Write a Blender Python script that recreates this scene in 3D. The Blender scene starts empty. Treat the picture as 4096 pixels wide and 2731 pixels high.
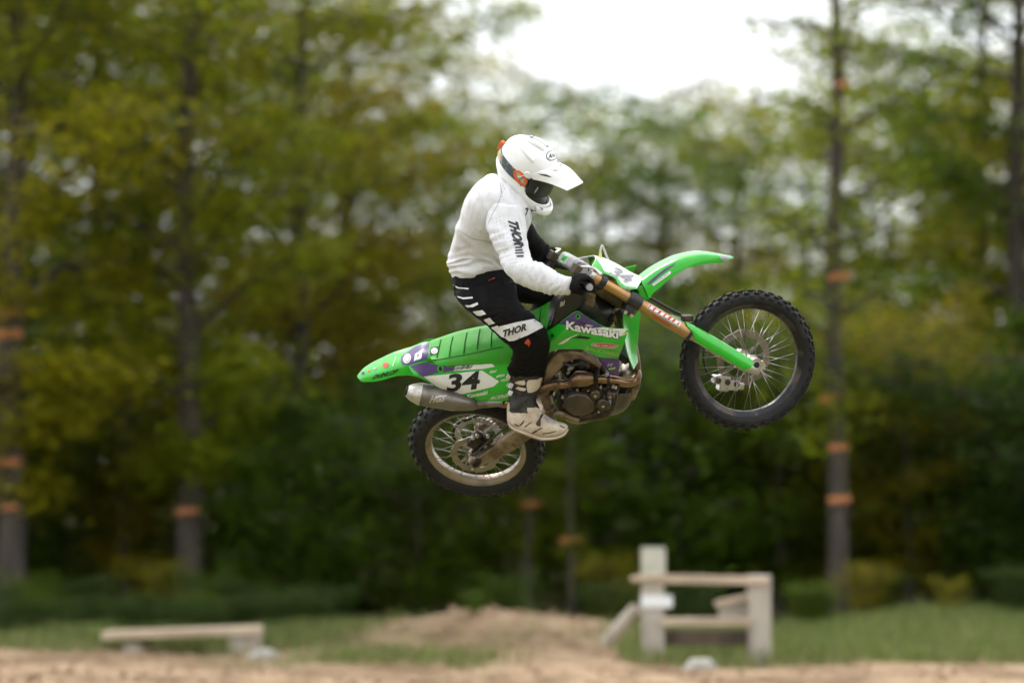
import bpy, bmesh, math, random
import numpy as np
from mathutils import Vector, Matrix, noise as mnoise
from mathutils.bvhtree import BVHTree
R = math.radians
random.seed(7)
scene = bpy.context.scene
COL = scene.collection

# ------------------------------------------------------------------ camera
CAM_Z, PITCH, FPX, IW, IH = 1.6, R(3.2), 12270.0, 4096.0, 2731.0
cam_d = bpy.data.cameras.new('camera')
cam = bpy.data.objects.new('camera', cam_d)
COL.objects.link(cam)
cam.location = (0, 0, CAM_Z)
cam.rotation_euler = (R(90) + PITCH, 0, 0)
cam_d.sensor_width = 36.0
cam_d.lens = FPX / IW * 36.0
cam_d.clip_start, cam_d.clip_end = 0.5, 2000.0
cam_d.dof.use_dof = True
cam_d.dof.focus_distance = 14.45
cam_d.dof.aperture_fstop = 1.25
scene.camera = cam

# ------------------------------------------------------------------ sky, sun, exposure
SUN_EL, SUN_AZ = R(57), R(-38)          # high, veiled by cloud, beyond the rider on the left
world = bpy.data.worlds.new('World')
scene.world = world
world.use_nodes = True
wn, wl = world.node_tree.nodes, world.node_tree.links
wn.clear()
w_out = wn.new('ShaderNodeOutputWorld')
w_bg = wn.new('ShaderNodeBackground')
w_sky = wn.new('ShaderNodeTexSky')
w_sky.sky_type = 'NISHITA'
w_sky.sun_disc = False
w_sky.sun_elevation = SUN_EL
w_sky.sun_rotation = SUN_AZ
w_sky.air_density, w_sky.dust_density, w_sky.ozone_density = 1.0, 4.0, 1.0
w_co = wn.new('ShaderNodeTexCoord')
w_no = wn.new('ShaderNodeTexNoise')
w_no.inputs['Scale'].default_value = 2.2
w_no.inputs['Detail'].default_value = 6
w_ra = wn.new('ShaderNodeValToRGB')      # an even sheet of bright cloud
w_ra.color_ramp.elements[0].position = 0.3
w_ra.color_ramp.elements[0].color = (8.3, 8.6, 9.0, 1)
w_ra.color_ramp.elements[1].position = 0.7
w_ra.color_ramp.elements[1].color = (10.2, 10.3, 10.4, 1)
w_mx = wn.new('ShaderNodeMixRGB')
w_mx.inputs[0].default_value = 0.9
wl.new(w_co.outputs['Generated'], w_no.inputs['Vector'])
wl.new(w_no.outputs['Fac'], w_ra.inputs['Fac'])
wl.new(w_sky.outputs[0], w_mx.inputs[1])
wl.new(w_ra.outputs[0], w_mx.inputs[2])
wl.new(w_mx.outputs[0], w_bg.inputs['Color'])
w_bg.inputs['Strength'].default_value = 0.13
world.cycles.sampling_method = 'NONE'     # an even sky needs no importance map
wl.new(w_bg.outputs[0], w_out.inputs['Surface'])

sun_d = bpy.data.lights.new('sun', 'SUN')
sun_d.energy = 1.5
sun_d.angle = R(14)
sun_d.color = (1.0, 0.965, 0.91)
sun = bpy.data.objects.new('sun', sun_d)
COL.objects.link(sun)
_sd = Vector((math.sin(SUN_AZ) * math.cos(SUN_EL), math.cos(SUN_AZ) * math.cos(SUN_EL), math.sin(SUN_EL)))
sun.rotation_euler = (-_sd).to_track_quat('-Z', 'Y').to_euler()

vs = scene.view_settings
vs.view_transform, vs.look, vs.gamma, vs.exposure = 'Standard', 'None', 1.0, 0.65
vs.use_curve_mapping = False
scene.render.engine = 'CYCLES'
cy = scene.cycles
cy.use_denoising = True
cy.max_bounces, cy.diffuse_bounces, cy.glossy_bounces, cy.transmission_bounces, cy.transparent_max_bounces = 3, 2, 2, 2, 2
cy.sample_clamp_indirect = 8
cy.use_light_tree = False
cy.use_adaptive_sampling = True
cy.adaptive_threshold = 0.04
cy.adaptive_min_samples = 16

# ------------------------------------------------------------------ measuring helpers
# metres from the photograph: a picture point plus a known plane or distance gives the real place in the scene
_Rv = Vector((1, 0, 0))
_Fv = Vector((0, math.cos(PITCH), math.sin(PITCH)))
_Uv = Vector((0, -math.sin(PITCH), math.cos(PITCH)))
CAMP = Vector((0, 0, CAM_Z))
CROPS = dict(A=(1700, 480, .4464), B=(1700, 900, .3826), C=(1400, 1200, .3826), D=(2000, 1150, .41454),
             E=(2200, 950, .31888), F=(2650, 1100, .41454), G=(1580, 1550, .30612), H=(1950, 500, .23599),
             I=(2150, 950, .1913), J=(1980, 1450, .2104), K=(2180, 1220, .2169), L=(2200, 1400, .20408),
             Z=(0, 0, 1.7415))
def pix(k, x, y):
    a = CROPS[k]
    return a[0] + x * a[2], a[1] + y * a[2]
def ray(k, x, y):
    X, Y = pix(k, x, y)
    return (_Rv * ((X - IW / 2) / FPX) + _Uv * ((IH / 2 - Y) / FPX) + _Fv)
def at(k, x, y, depth):
    return CAMP + ray(k, x, y) * depth
# the motorcycle's own frame: x forward, y to its left, z up, origin on the rear axle
BO = Vector((-0.17591, 15.20496, 1.93581))
BM = Matrix(((0.87109, 0.11014, -0.47861), (-0.41436, 0.68796, -0.59583), (0.26364, 0.71734, 0.64492)))
BMI = BM.transposed()
BIKE = Matrix.Translation(BO) @ BM.to_4x4()
RAKE = R(27)
SV, PV = Vector((-math.sin(RAKE), 0, math.cos(RAKE))), Vector((math.cos(RAKE), 0, math.sin(RAKE)))
AX = Vector((1.48403, 0, -0.02416))
A0 = AX - PV * .058
STEER = Matrix.Translation(A0) @ Matrix.Rotation(0.66968, 4, SV) @ Matrix.Translation(-A0)
STEERI = STEER.inverted()
BIKEI = BIKE.inverted()
def _plane(M, k, x, y, lat):
    o = M @ CAMP
    d = M.to_3x3() @ ray(k, x, y)
    return o + d * ((lat - o.y) / d.y)
def bk(k, x, y, lat): return _plane(BIKEI, k, x, y, lat)
def sk(k, x, y, lat): return _plane(STEERI @ BIKEI, k, x, y, lat)   # straight-ahead frame of the steered parts
def FP(s, p, y): return AX + SV * s + PV * p + Vector((0, y, 0))

# ------------------------------------------------------------------ materials
MATS = {}
def mat(name, col, rough=.5, metal=0., col2=None, scale=8., amt=.5, lo=.45, hi=.6, bump=0., bscale=60., spec=.5,
        coat=0., transl=0., island=0., stretch=None, emit=None, rand=0., sheen=0.):
    if name in MATS: return MATS[name]
    m = bpy.data.materials.new(name)
    m.use_nodes = True
    nt = m.node_tree
    N, L = nt.nodes, nt.links
    b = N['Principled BSDF']
    b.inputs['Base Color'].default_value = (*col, 1)
    b.inputs['Roughness'].default_value = rough
    b.inputs['Metallic'].default_value = metal
    b.inputs['Specular IOR Level'].default_value = spec
    b.inputs['Coat Weight'].default_value = coat
    b.inputs['Coat Roughness'].default_value = .12
    if sheen: b.inputs['Sheen Weight'].default_value = sheen
    tc = N.new('ShaderNodeTexCoord')
    vec = tc.outputs['Object']
    if stretch:
        mp = N.new('ShaderNodeMapping')
        mp.inputs['Scale'].default_value = stretch
        L.new(vec, mp.inputs['Vector'])
        vec = mp.outputs[0]
    cur = None
    if col2 is not None:
        n = N.new('ShaderNodeTexNoise')
        n.inputs['Scale'].default_value = scale
        n.inputs['Detail'].default_value = 8
        n.inputs['Roughness'].default_value = .62
        L.new(vec, n.inputs['Vector'])
        r = N.new('ShaderNodeMapRange')
        r.inputs['From Min'].default_value = lo
        r.inputs['From Max'].default_value = hi
        r.inputs['To Max'].default_value = amt
        L.new(n.outputs['Fac'], r.inputs['Value'])
        x = N.new('ShaderNodeMixRGB')
        x.inputs[1].default_value = (*col, 1)
        x.inputs[2].default_value = (*col2, 1)
        L.new(r.outputs[0], x.inputs[0])
        cur = x.outputs[0]
        rr = N.new('ShaderNodeMapRange')
        rr.inputs['To Min'].default_value = rough
        rr.inputs['To Max'].default_value = min(1, rough + .3)
        L.new(r.outputs[0], rr.inputs['Value'])
        L.new(rr.outputs[0], b.inputs['Roughness'])
    if island or rand:
        hs = N.new('ShaderNodeHueSaturation')
        if cur: L.new(cur, hs.inputs['Color'])
        else: hs.inputs['Color'].default_value = (*col, 1)
        if island:
            g = N.new('ShaderNodeNewGeometry')
            rv = N.new('ShaderNodeMapRange')
            rv.inputs['To Min'].default_value = 1 - island
            rv.inputs['To Max'].default_value = 1 + island
            L.new(g.outputs['Random Per Island'], rv.inputs['Value'])
            L.new(rv.outputs[0], hs.inputs['Value'])
        if rand:
            oi = N.new('ShaderNodeObjectInfo')
            rh = N.new('ShaderNodeMapRange')
            rh.inputs['To Min'].default_value = .5 - rand
            rh.inputs['To Max'].default_value = .5 + rand
            L.new(oi.outputs['Random'], rh.inputs['Value'])
            L.new(rh.outputs[0], hs.inputs['Hue'])
        cur = hs.outputs[0]
    if cur: L.new(cur, b.inputs['Base Color'])
    if bump:
        n2 = N.new('ShaderNodeTexNoise')
        n2.inputs['Scale'].default_value = bscale
        n2.inputs['Detail'].default_value = 5
        L.new(vec, n2.inputs['Vector'])
        bp = N.new('ShaderNodeBump')
        bp.inputs['Strength'].default_value = bump
        bp.inputs['Distance'].default_value = .01
        L.new(n2.outputs['Fac'], bp.inputs['Height'])
        L.new(bp.outputs[0], b.inputs['Normal'])
    if transl:
        t = N.new('ShaderNodeBsdfTranslucent')
        ms = N.new('ShaderNodeMixShader')
        ms.inputs[0].default_value = transl
        if cur: L.new(cur, t.inputs['Color'])
        else: t.inputs['Color'].default_value = (*col, 1)
        L.new(b.outputs[0], ms.inputs[1])
        L.new(t.outputs[0], ms.inputs[2])
        L.new(ms.outputs[0], N['Material Output'].inputs['Surface'])
    MATS[name] = m
    return m

DUST = (.33, .22, .13)
mat('green_plastic', (.018, .46, .020), .28, col2=(.20, .25, .09), scale=26, amt=.55, lo=.56, hi=.74, bump=.06, bscale=22, coat=.5)
mat('green_vinyl', (.03, .37, .015), .48, col2=(.12, .30, .06), scale=14, amt=.4, bump=.35, bscale=420)
mat('white_graphic', (.78, .78, .77), .4, col2=(.5, .44, .36), scale=14, amt=.4, lo=.55, hi=.8)
mat('black_graphic', (.012, .012, .013), .42)
mat('purple_graphic', (.085, .045, .17), .38, col2=(.2, .15, .2), scale=12, amt=.3, lo=.55, hi=.8)
mat('red_graphic', (.55, .05, .02), .4)
mat('orange_graphic', (.75, .10, .015), .45)
mat('grey_graphic', (.30, .30, .32), .45, col2=(.5, .5, .5), scale=30, amt=.6)
mat('lime_graphic', (.25, .6, .1), .4)
mat('black_plastic', (.014, .014, .015), .42, col2=(.09, .065, .045), scale=11, amt=.5, lo=.5, hi=.8, bump=.08, bscale=40)
mat('gold_anodised', (.52, .295, .115), .34, .75, col2=(.42, .27, .14), scale=7, amt=.6)
mat('chrome', (.62, .58, .54), .18, 1., col2=(.35, .25, .18), scale=10, amt=.5)
mat('silver_alloy', (.56, .55, .53), .36, .85, col2=DUST, scale=14, amt=.55)
mat('dusty_alloy', (.31, .235, .165), .46, .5, col2=(.11, .075, .048), scale=9, amt=.8, bump=.15, bscale=45)
mat('engine_dark', (.018, .016, .015), .45, .5, col2=(.14, .09, .055), scale=22, amt=.6, lo=.45, hi=.7, bump=.4, bscale=50)
mat('engine_cover', (.075, .062, .05), .4, .6, col2=(.14, .10, .07), scale=10, amt=.8, bump=.12, bscale=60)
mat('pipe_bronze', (.27, .17, .10), .27, .9, col2=(.06, .042, .032), scale=6, amt=.8)
mat('muffler_metal', (.23, .21, .19), .34, .8, col2=(.15, .115, .09), scale=8, amt=.8)
mat('rubber', (.016, .016, .017), .62, col2=(.07, .056, .045), scale=10, amt=.5, lo=.5, hi=.75, bump=.3, bscale=60, spec=.25)
mat('rim_black', (.02, .02, .022), .32, .5, col2=(.16, .13, .10), scale=9, amt=.5)
mat('rim_alloy', (.34, .29, .24), .3, .9, col2=(.16, .12, .09), scale=8, amt=.6)
mat('spoke_steel', (.5, .48, .45), .3, .9)
mat('disc_steel', (.32, .28, .25), .34, .9, col2=(.2, .15, .11), scale=8, amt=.8)
mat('seat_seam', (.012, .12, .008), .7)
mat('clear_hose', (.55, .55, .52), .3)
mat('yellow_tag', (.72, .70, .12), .5)

# ------------------------------------------------------------------ mesh helpers
def catmull(pts, n):
    pts = [Vector(p) for p in pts]
    if len(pts) == 1: return pts * n
    P = [pts[0] * 2 - pts[1]] + pts + [pts[-1] * 2 - pts[-2]]
    ds = [0.]
    for a, b in zip(pts, pts[1:]): ds.append(ds[-1] + max((b - a).length, 1e-6))
    out = []
    for i in range(n):
        s = ds[-1] * i / (n - 1)
        j = 0
        while j < len(pts) - 2 and ds[j + 1] < s: j += 1
        t = min(1, max(0, (s - ds[j]) / (ds[j + 1] - ds[j])))
        p0, p1, p2, p3 = P[j], P[j + 1], P[j + 2], P[j + 3]
        out.append(.5 * ((2 * p1) + (p2 - p0) * t + (2 * p0 - 5 * p1 + 4 * p2 - p3) * t * t + (3 * p1 - p0 - 3 * p2 + p3) * t ** 3))
    return out
def lerp_list(vals, n):
    xs = np.linspace(0, 1, len(vals))
    return [float(v) for v in np.interp(np.linspace(0, 1, n), xs, vals)]

class MB:
    def __init__(self): self.v, self.f = [], []
    def add(self, verts, faces):
        b = len(self.v)
        self.v += [Vector(p) for p in verts]
        self.f += [tuple(i + b for i in f) for f in faces]
        return self
    def box(self, c, s, M=None):
        c = Vector(c)
        vs_ = [Vector((x * s[0] / 2, y * s[1] / 2, z * s[2] / 2)) for x in (-1, 1) for y in (-1, 1) for z in (-1, 1)]
        if M is not None: vs_ = [M @ p for p in vs_]
        return self.add([c + p for p in vs_], [(0, 1, 3, 2), (4, 6, 7, 5), (0, 4, 5, 1), (2, 3, 7, 6), (0, 2, 6, 4), (1, 5, 7, 3)])
    def tube(self, pts, rad, n=12, smooth=None, cap=True, squash=None):
        if smooth: 
            rad = lerp_list(rad if isinstance(rad, (list, tuple)) else [rad, rad], smooth)
            pts = catmull(pts, smooth)
        else:
            pts = [Vector(p) for p in pts]
            if not isinstance(rad, (list, tuple)): rad = [rad] * len(pts)
        T = []
        for i in range(len(pts)):
            a, b = pts[max(0, i - 1)], pts[min(len(pts) - 1, i + 1)]
            d = b - a
            T.append(d.normalized() if d.length > 1e-9 else (T[-1] if T else Vector((0, 0, 1))))
        ref = Vector((0, 1, 0)) if abs(T[0].y) < .9 else Vector((1, 0, 0))
        u = (ref - T[0] * ref.dot(T[0])).normalized()
        vs_, fs = [], []
        for i, p in enumerate(pts):
            u = (u - T[i] * u.dot(T[i])).normalized()
            w = T[i].cross(u)
            for k in range(n):
                a = 2 * math.pi * k / n
                q = squash or (1, 1)
                vs_.append(p + u * (math.cos(a) * rad[i] * q[0]) + w * (math.sin(a) * rad[i] * q[1]))
        for i in range(len(pts) - 1):
            for k in range(n):
                fs.append((i * n + k, i * n + (k + 1) % n, (i + 1) * n + (k + 1) % n, (i + 1) * n + k))
        if cap:
            fs.append(tuple(reversed(range(n))))
            fs.append(tuple((len(pts) - 1) * n + k for k in range(n)))
        return self.add(vs_, fs)
    def lathe(self, prof, c, n=48, closed=True):
        """revolve (radius, lateral) round the wheel axis (y) through c"""
        c = Vector(c)
        m = len(prof)
        vs_, fs = [], []
        for k in range(n):
            a = 2 * math.pi * k / n
            for r, y in prof: vs_.append(c + Vector((math.cos(a) * r, y, math.sin(a) * r)))
        for k in range(n):
            k2 = (k + 1) % n
            for j in range(m if closed else m - 1):
                j2 = (j + 1) % m
                fs.append((k * m + j, k * m + j2, k2 * m + j2, k2 * m + j))
        return self.add(vs_, fs)
    def prism(self, poly, y0, y1):
        """poly: points with x,z (y ignored); walls between y0 and y1"""
        n = len(poly)
        a = [Vector((p[0], y0, p[-1])) for p in poly]
        b = [Vector((p[0], y1, p[-1])) for p in poly]
        return self.add(a + b, [tuple(range(n)), tuple(reversed(range(n, 2 * n)))] +
                        [(i, i + n, (i + 1) % n + n, (i + 1) % n) for i in range(n)])
    def surf(self, rows, nu=24, nv=None, thick=.004, close=False):
        """a sheet through rows of points, given a real thickness"""
        rows = [catmull(r, nu) for r in rows]
        if nv:
            cols = [catmull([r[i] for r in rows], nv) for i in range(nu)]
            rows = [[cols[i][j] for i in range(nu)] for j in range(nv)]
        nv = len(rows)
        P = [[Vector(rows[j][i]) for i in range(nu)] for j in range(nv)]
        Nn = [[None] * nu for _ in range(nv)]
        for j in range(nv):
            for i in range(nu):
                du = P[j][min(i + 1, nu - 1)] - P[j][max(i - 1, 0)]
                dv = P[min(j + 1, nv - 1)][i] - P[max(j - 1, 0)][i]
                q = du.cross(dv)
                Nn[j][i] = q.normalized() if q.length > 1e-12 else Vector((0, 0, 0))
        vs_ = [P[j][i] for j in range(nv) for i in range(nu)] + [P[j][i] - Nn[j][i] * thick for j in range(nv) for i in range(nu)]
        o = nv * nu
        fs = []
        for j in range(nv - 1):
            for i in range(nu - 1):
                a, b, c, d = j * nu + i, j * nu + i + 1, (j + 1) * nu + i + 1, (j + 1) * nu + i
                fs += [(a, b, c, d), (a + o, d + o, c + o, b + o)]
        for i in range(nu - 1):
            fs += [(i + 1, i, i + o, i + 1 + o), ((nv - 1) * nu + i, (nv - 1) * nu + i + 1, (nv - 1) * nu + i + 1 + o, (nv - 1) * nu + i + o)]
        for j in range(nv - 1):
            fs += [(j * nu, (j + 1) * nu, (j + 1) * nu + o, j * nu + o), ((j + 1) * nu + nu - 1, j * nu + nu - 1, j * nu + nu - 1 + o, (j + 1) * nu + nu - 1 + o)]
        return self.add(vs_, fs)
    def xf(self, M):
        self.v = [M @ p for p in self.v]
        return self
    def mirror(self):
        n = MB()
        n.v = [Vector((p.x, -p.y, p.z)) for p in self.v]
        n.f = [tuple(reversed(f)) for f in self.f]
        return n
    def mesh(self, name, m, sharp=35):
        me = bpy.data.meshes.new(name)
        me.from_pydata([tuple(p) for p in self.v], [], self.f)
        bm = bmesh.new()
        bm.from_mesh(me)
        bmesh.ops.recalc_face_normals(bm, faces=bm.faces)
        bm.to_mesh(me)
        bm.free()
        finish(me, m, sharp)
        return me
    def build(self, name, m, parent=None, sharp=35, bevel=0., mesh=None):
        o = bpy.data.objects.new(name, mesh or self.mesh(name, m, sharp))
        COL.objects.link(o)
        if parent is not None: o.parent = parent
        if bevel:
            md = o.modifiers.new('bevel', 'BEVEL')
            md.width, md.segments, md.limit_method, md.angle_limit = bevel, 2, 'ANGLE', R(40)
        return o
def finish(me, m, sharp=35):
    me.materials.clear()
    for q in (m if isinstance(m, (list, tuple)) else [m]): me.materials.append(MATS[q] if isinstance(q, str) else q)
    me.polygons.foreach_set('use_smooth', [True] * len(me.polygons))
    if sharp and sharp < 180: me.set_sharp_from_angle(angle=R(sharp))
    me.update()
def empty(name, loc=(0, 0, 0), M=None):
    o = bpy.data.objects.new(name, None)
    COL.objects.link(o)
    o.empty_display_size = .2
    if M is not None: o.matrix_world = M
    else: o.location = loc
    return o
def tag(o, label=None, cat=None, group=None, kind=None):
    for k, v in (('label', label), ('category', cat), ('group', group), ('kind', kind)):
        if v: o[k] = v
    return o
def link(name, me, parent=None, M=None):
    o = bpy.data.objects.new(name, me)
    COL.objects.link(o)
    if parent is not None: o.parent = parent
    if M is not None: o.matrix_local = M
    return o
def remeshed(mb, voxel=.006, smooth=6, name='tmp'):
    """fuse overlapping closed volumes into one continuous skin"""
    me = bpy.data.meshes.new(name)
    me.from_pydata([tuple(p) for p in mb.v], [], mb.f)
    o = bpy.data.objects.new(name, me)
    COL.objects.link(o)
    md = o.modifiers.new('r', 'REMESH')
    md.mode, md.voxel_size, md.use_smooth_shade = 'VOXEL', voxel, True
    if smooth:
        ms = o.modifiers.new('s', 'SMOOTH')
        ms.factor, ms.iterations = .5, smooth
    dg = bpy.context.evaluated_depsgraph_get()
    out = bpy.data.meshes.new_from_object(o.evaluated_get(dg))
    bpy.data.objects.remove(o)
    bpy.data.meshes.remove(me)
    return out

# ------------------------------------------------------------------ decals: thin vinyl or print laid on a real surface
BVHC = {}
def bvh_of(objs):
    key = tuple(o.name for o in objs)
    if key in BVHC: return BVHC[key]
    V, Fc = [], []
    bpy.context.view_layer.update()
    for o in objs:
        M = o.matrix_world
        b = len(V)
        V += [M @ v.co for v in o.data.vertices]
        Fc += [tuple(i + b for i in p.vertices) for p in o.data.polygons]
    BVHC[key] = BVHTree.FromPolygons(V, Fc)
    return BVHC[key]
def drape(name, polys, targets, m, parent, lift=.002, step=.012):
    """polys: outlines (crop key, [(x, y)...]) drawn as the print sits on the surface; laid on the target's skin"""
    bm = bmesh.new()
    for k, pts in polys:
        P2 = [pix(k, x, y) for x, y in pts]
        vs_ = [bm.verts.new((x / 800., y / 800., 0)) for x, y in P2]
        try: bm.faces.new(vs_)
        except ValueError: pass
    return _drape(name, bm, targets, m, parent, lift, step)
def _drape(name, bm, targets, m, parent, lift, step):
    bmesh.ops.triangulate(bm, faces=bm.faces[:])
    for _ in range(6):
        es = [e for e in bm.edges if e.calc_length() > step]
        if not es: break
        bmesh.ops.subdivide_edges(bm, edges=es, cuts=1)
        bmesh.ops.triangulate(bm, faces=[f for f in bm.faces if len(f.verts) > 3])
    T = bvh_of(targets)
    PI = parent.matrix_world.inverted() if parent else Matrix()
    last = None
    bad = []
    for v in bm.verts:
        d = ray('Q', v.co.x, v.co.y)
        h, n, i, t = T.ray_cast(CAMP, d.normalized())
        if h is None:
            bad.append(v)
            continue
        v.co = PI @ (h - d.normalized() * lift)
    bmesh.ops.delete(bm, geom=bad, context='VERTS')
    me = bpy.data.meshes.new(name)
    bm.to_mesh(me)
    bm.free()
    finish(me, m, 180)
    return link(name, me, parent)
CROPS['Q'] = (0, 0, 800.)
FONT_CACHE = {}
def text_polys(s, shear=0., bold=.0, spacing=1.0):
    cu = bpy.data.curves.new('t', 'FONT')
    cu.body, cu.shear, cu.offset, cu.space_character, cu.resolution_u = s, shear, bold, spacing, 3
    o = bpy.data.objects.new('t', cu)
    COL.objects.link(o)
    dg = bpy.context.evaluated_depsgraph_get()
    me = bpy.data.meshes.new_from_object(o.evaluated_get(dg))
    bpy.data.objects.remove(o)
    bpy.data.curves.remove(cu)
    return me
def lettering(s, k, p00, p10, p01, targets, m, parent, lift=.003, shear=0., bold=.015, step=.012, name='lettering', spacing=1.):
    """text whose box runs from p00 (lower left) to p10 (lower right) and p01 (upper left), all in the crop's pixels"""
    me = text_polys(s, shear, bold, spacing)
    xs = [v.co.x for v in me.vertices]
    ys = [v.co.y for v in me.vertices]
    x0, x1, y0, y1 = min(xs), max(xs), min(ys), max(ys)
    bm = bmesh.new()
    bm.from_mesh(me)
    bpy.data.meshes.remove(me)
    for v in bm.verts:
        u, w = (v.co.x - x0) / (x1 - x0), (v.co.y - y0) / (y1 - y0)
        X = p00[0] + (p10[0] - p00[0]) * u + (p01[0] - p00[0]) * w
        Y = p00[1] + (p10[1] - p00[1]) * u + (p01[1] - p00[1]) * w
        X, Y = pix(k, X, Y)
        v.co = (X / 800., Y / 800., 0)
    return _drape(name, bm, targets, m, parent, lift, step)
def ell(cx, cy, rx, ry, rot=0, n=24):
    c, s = math.cos(R(rot)), math.sin(R(rot))
    return [(cx + rx * math.cos(t) * c - ry * math.sin(t) * s, cy + rx * math.cos(t) * s + ry * math.sin(t) * c)
            for t in (2 * math.pi * i / n for i in range(n))]
# ================================================================== the place: track edge, clearing and wood
def wx(X, Y): return (X * 1.7415 - IW / 2) / FPX * Y            # picture column at 2352 wide, at distance Y
def wz(y, Y):                                                    # picture row at distance Y
    return CAM_Z + Y * math.tan(math.atan((IH / 2 - y * 1.7415) / FPX) + PITCH)
def smooth(a, b, v):
    t = min(1., max(0., (v - a) / (b - a)))
    return t * t * (3 - 2 * t)
def ground_h(x, y):
    h = .035 * mnoise.noise(Vector((x * .5, y * .5, 0))) + .05 * mnoise.noise(Vector((x * .13, y * .13, 4)))
    # spoil heap in the middle
    d = ((x + .1) / (2.5 if x < -.1 else 1.8)) ** 2 + ((y - 37.2) / 1.7) ** 2
    h += .40 * math.exp(-d ** 1.3 * 1.1) * (1 + .22 * mnoise.noise(Vector((x * 1.2, y * 1.2, 9))))
    h += .05 * mnoise.noise(Vector((x * 1.3, y * .7, 14))) * smooth(29, 31, y)
    # grassy bank on the right, low shoulder on the left
    h += .22 * smooth(3.0, 5.6, x) * smooth(34, 38, y) + .10 * smooth(-2, -5.5, x) * smooth(33, 37, y)
    # the wood stands on a gentle rise
    h += 1.1 * smooth(41, 75, y) + 2.2 * smooth(75, 140, y)
    # the track dips in front
    h -= .04 * smooth(33, 30, y)
    h += .028 * math.sin(y * 7.5 + 1.5 * mnoise.noise(Vector((x * .25, y * .4, 50)))) * smooth(28, 29, y) * smooth(33.5, 32, y)   # ruts
    return h
mat('dirt', (.33, .22, .135), .92, col2=(.20, .13, .075), scale=1.1, amt=.8, lo=.4, hi=.65, bump=.9, bscale=6)
def ground_material():
    m = bpy.data.materials.new('ground_soil')
    m.use_nodes = True
    N, L = m.node_tree.nodes, m.node_tree.links
    b = N['Principled BSDF']
    b.inputs['Roughness'].default_value = .95
    b.inputs['Specular IOR Level'].default_value = .2
    at_ = N.new('ShaderNodeAttribute')
    at_.attribute_name = 'cover'
    tc = N.new('ShaderNodeTexCoord')
    n1 = N.new('ShaderNodeTexNoise')
    n1.inputs['Scale'].default_value = 2.2
    n1.inputs['Detail'].default_value = 10
    n1.inputs['Roughness'].default_value = .7
    L.new(tc.outputs['Object'], n1.inputs['Vector'])
    r1 = N.new('ShaderNodeValToRGB')
    e = r1.color_ramp.elements
    e[0].position, e[0].color = .30, (.15, .095, .055, 1)
    e[1].position, e[1].color = .66, (.40, .285, .185, 1)
    k = e.new(.52)
    k.color = (.31, .21, .13, 1)
    n4 = N.new('ShaderNodeTexNoise')
    n4.inputs['Scale'].default_value = .55
    n4.inputs['Detail'].default_value = 5
    L.new(tc.outputs['Object'], n4.inputs['Vector'])
    av = N.new('ShaderNodeMath')
    av.operation = 'MULTIPLY_ADD'
    av.inputs[1].default_value = .9
    L.new(n4.outputs['Fac'], av.inputs[0])
    sb_ = N.new('ShaderNodeMath')
    sb_.operation = 'SUBTRACT'
    sb_.inputs[1].default_value = .45
    L.new(n1.outputs['Fac'], sb_.inputs[0])
    L.new(sb_.outputs[0], av.inputs[2])
    L.new(av.outputs[0], r1.inputs['Fac'])
    n2 = N.new('ShaderNodeTexNoise')
    n2.inputs['Scale'].default_value = 3.1
    n2.inputs['Detail'].default_value = 8
    L.new(tc.outputs['Object'], n2.inputs['Vector'])
    r2 = N.new('ShaderNodeValToRGB')
    e = r2.color_ramp.elements
    e[0].position, e[0].color = .38, (.05, .058, .022, 1)
    e[1].position, e[1].color = .62, (.21, .20, .085, 1)
    L.new(n2.outputs['Fac'], r2.inputs['Fac'])
    ad = N.new('ShaderNodeMath')
    ad.operation = 'MULTIPLY_ADD'
    ad.inputs[1].default_value = .8
    ad.inputs[2].default_value = -.4
    L.new(n2.outputs['Fac'], ad.inputs[0])
    sm = N.new('ShaderNodeMath')
    sm.use_clamp = True
    L.new(at_.outputs['Fac'], sm.inputs[0])
    L.new(ad.outputs[0], sm.inputs[1])
    mx = N.new('ShaderNodeMixRGB')
    L.new(sm.outputs[0], mx.inputs[0])
    L.new(r1.outputs[0], mx.inputs[1])
    L.new(r2.outputs[0], mx.inputs[2])
    L.new(mx.outputs[0], b.inputs['Base Color'])
    bp = N.new('ShaderNodeBump')
    bp.inputs['Strength'].default_value = .8
    bp.inputs['Distance'].default_value = .06
    n3 = N.new('ShaderNodeTexNoise')
    n3.inputs['Scale'].default_value = 9
    n3.inputs['Detail'].default_value = 8
    L.new(tc.outputs['Object'], n3.inputs['Vector'])
    L.new(n3.outputs['Fac'], bp.inputs['Height'])
    L.new(bp.outputs[0], b.inputs['Normal'])
    MATS['ground_soil'] = m
ground_material()
def cover(x, y):
    """how grassy the ground is: 0 bare soil, 1 turf"""
    g = smooth(31.2, 33.6, y + .5 * mnoise.noise(Vector((x * .6, y * .3, 2)))) if x > 1.2 else smooth(34.4, 36.4, y + .5 * mnoise.noise(Vector((x * .6, y * .3, 2))))
    d = ((x + .1) / 2.7) ** 2 + ((y - 37.0) / 2.0) ** 2
    g *= 1 - .92 * math.exp(-d ** 1.4 * 1.2)
    g = max(g, .55 * math.exp(-(((x + 1.2) / 1.8) ** 2 + ((y - 33.5) / 1.2) ** 2)))
    if y < 28.3: g = max(g, .8 * smooth(28.3, 27.6, y))          # unseen turf added to cut the light bounced up at the bike
    return min(1., max(0., g + .35 * mnoise.noise(Vector((x * .8, y * .8, 31)))))
xs = sorted(set([-900, -400, -180, -90, -50, -30] + list(np.arange(-18, 18.01, .2).round(3)) + [30, 50, 90, 180, 400, 900]))
ys = sorted(set([-60, -20, 0, 6, 10, 14, 18, 22, 25, 27] + list(np.arange(28, 48.01, .2).round(3)) + list(np.arange(49, 90, 2.)) + [95, 110, 130, 160, 220, 320, 500, 800, 1500]))
gv = [(x, y, ground_h(x, y)) for y in ys for x in xs]
nx = len(xs)
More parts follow.
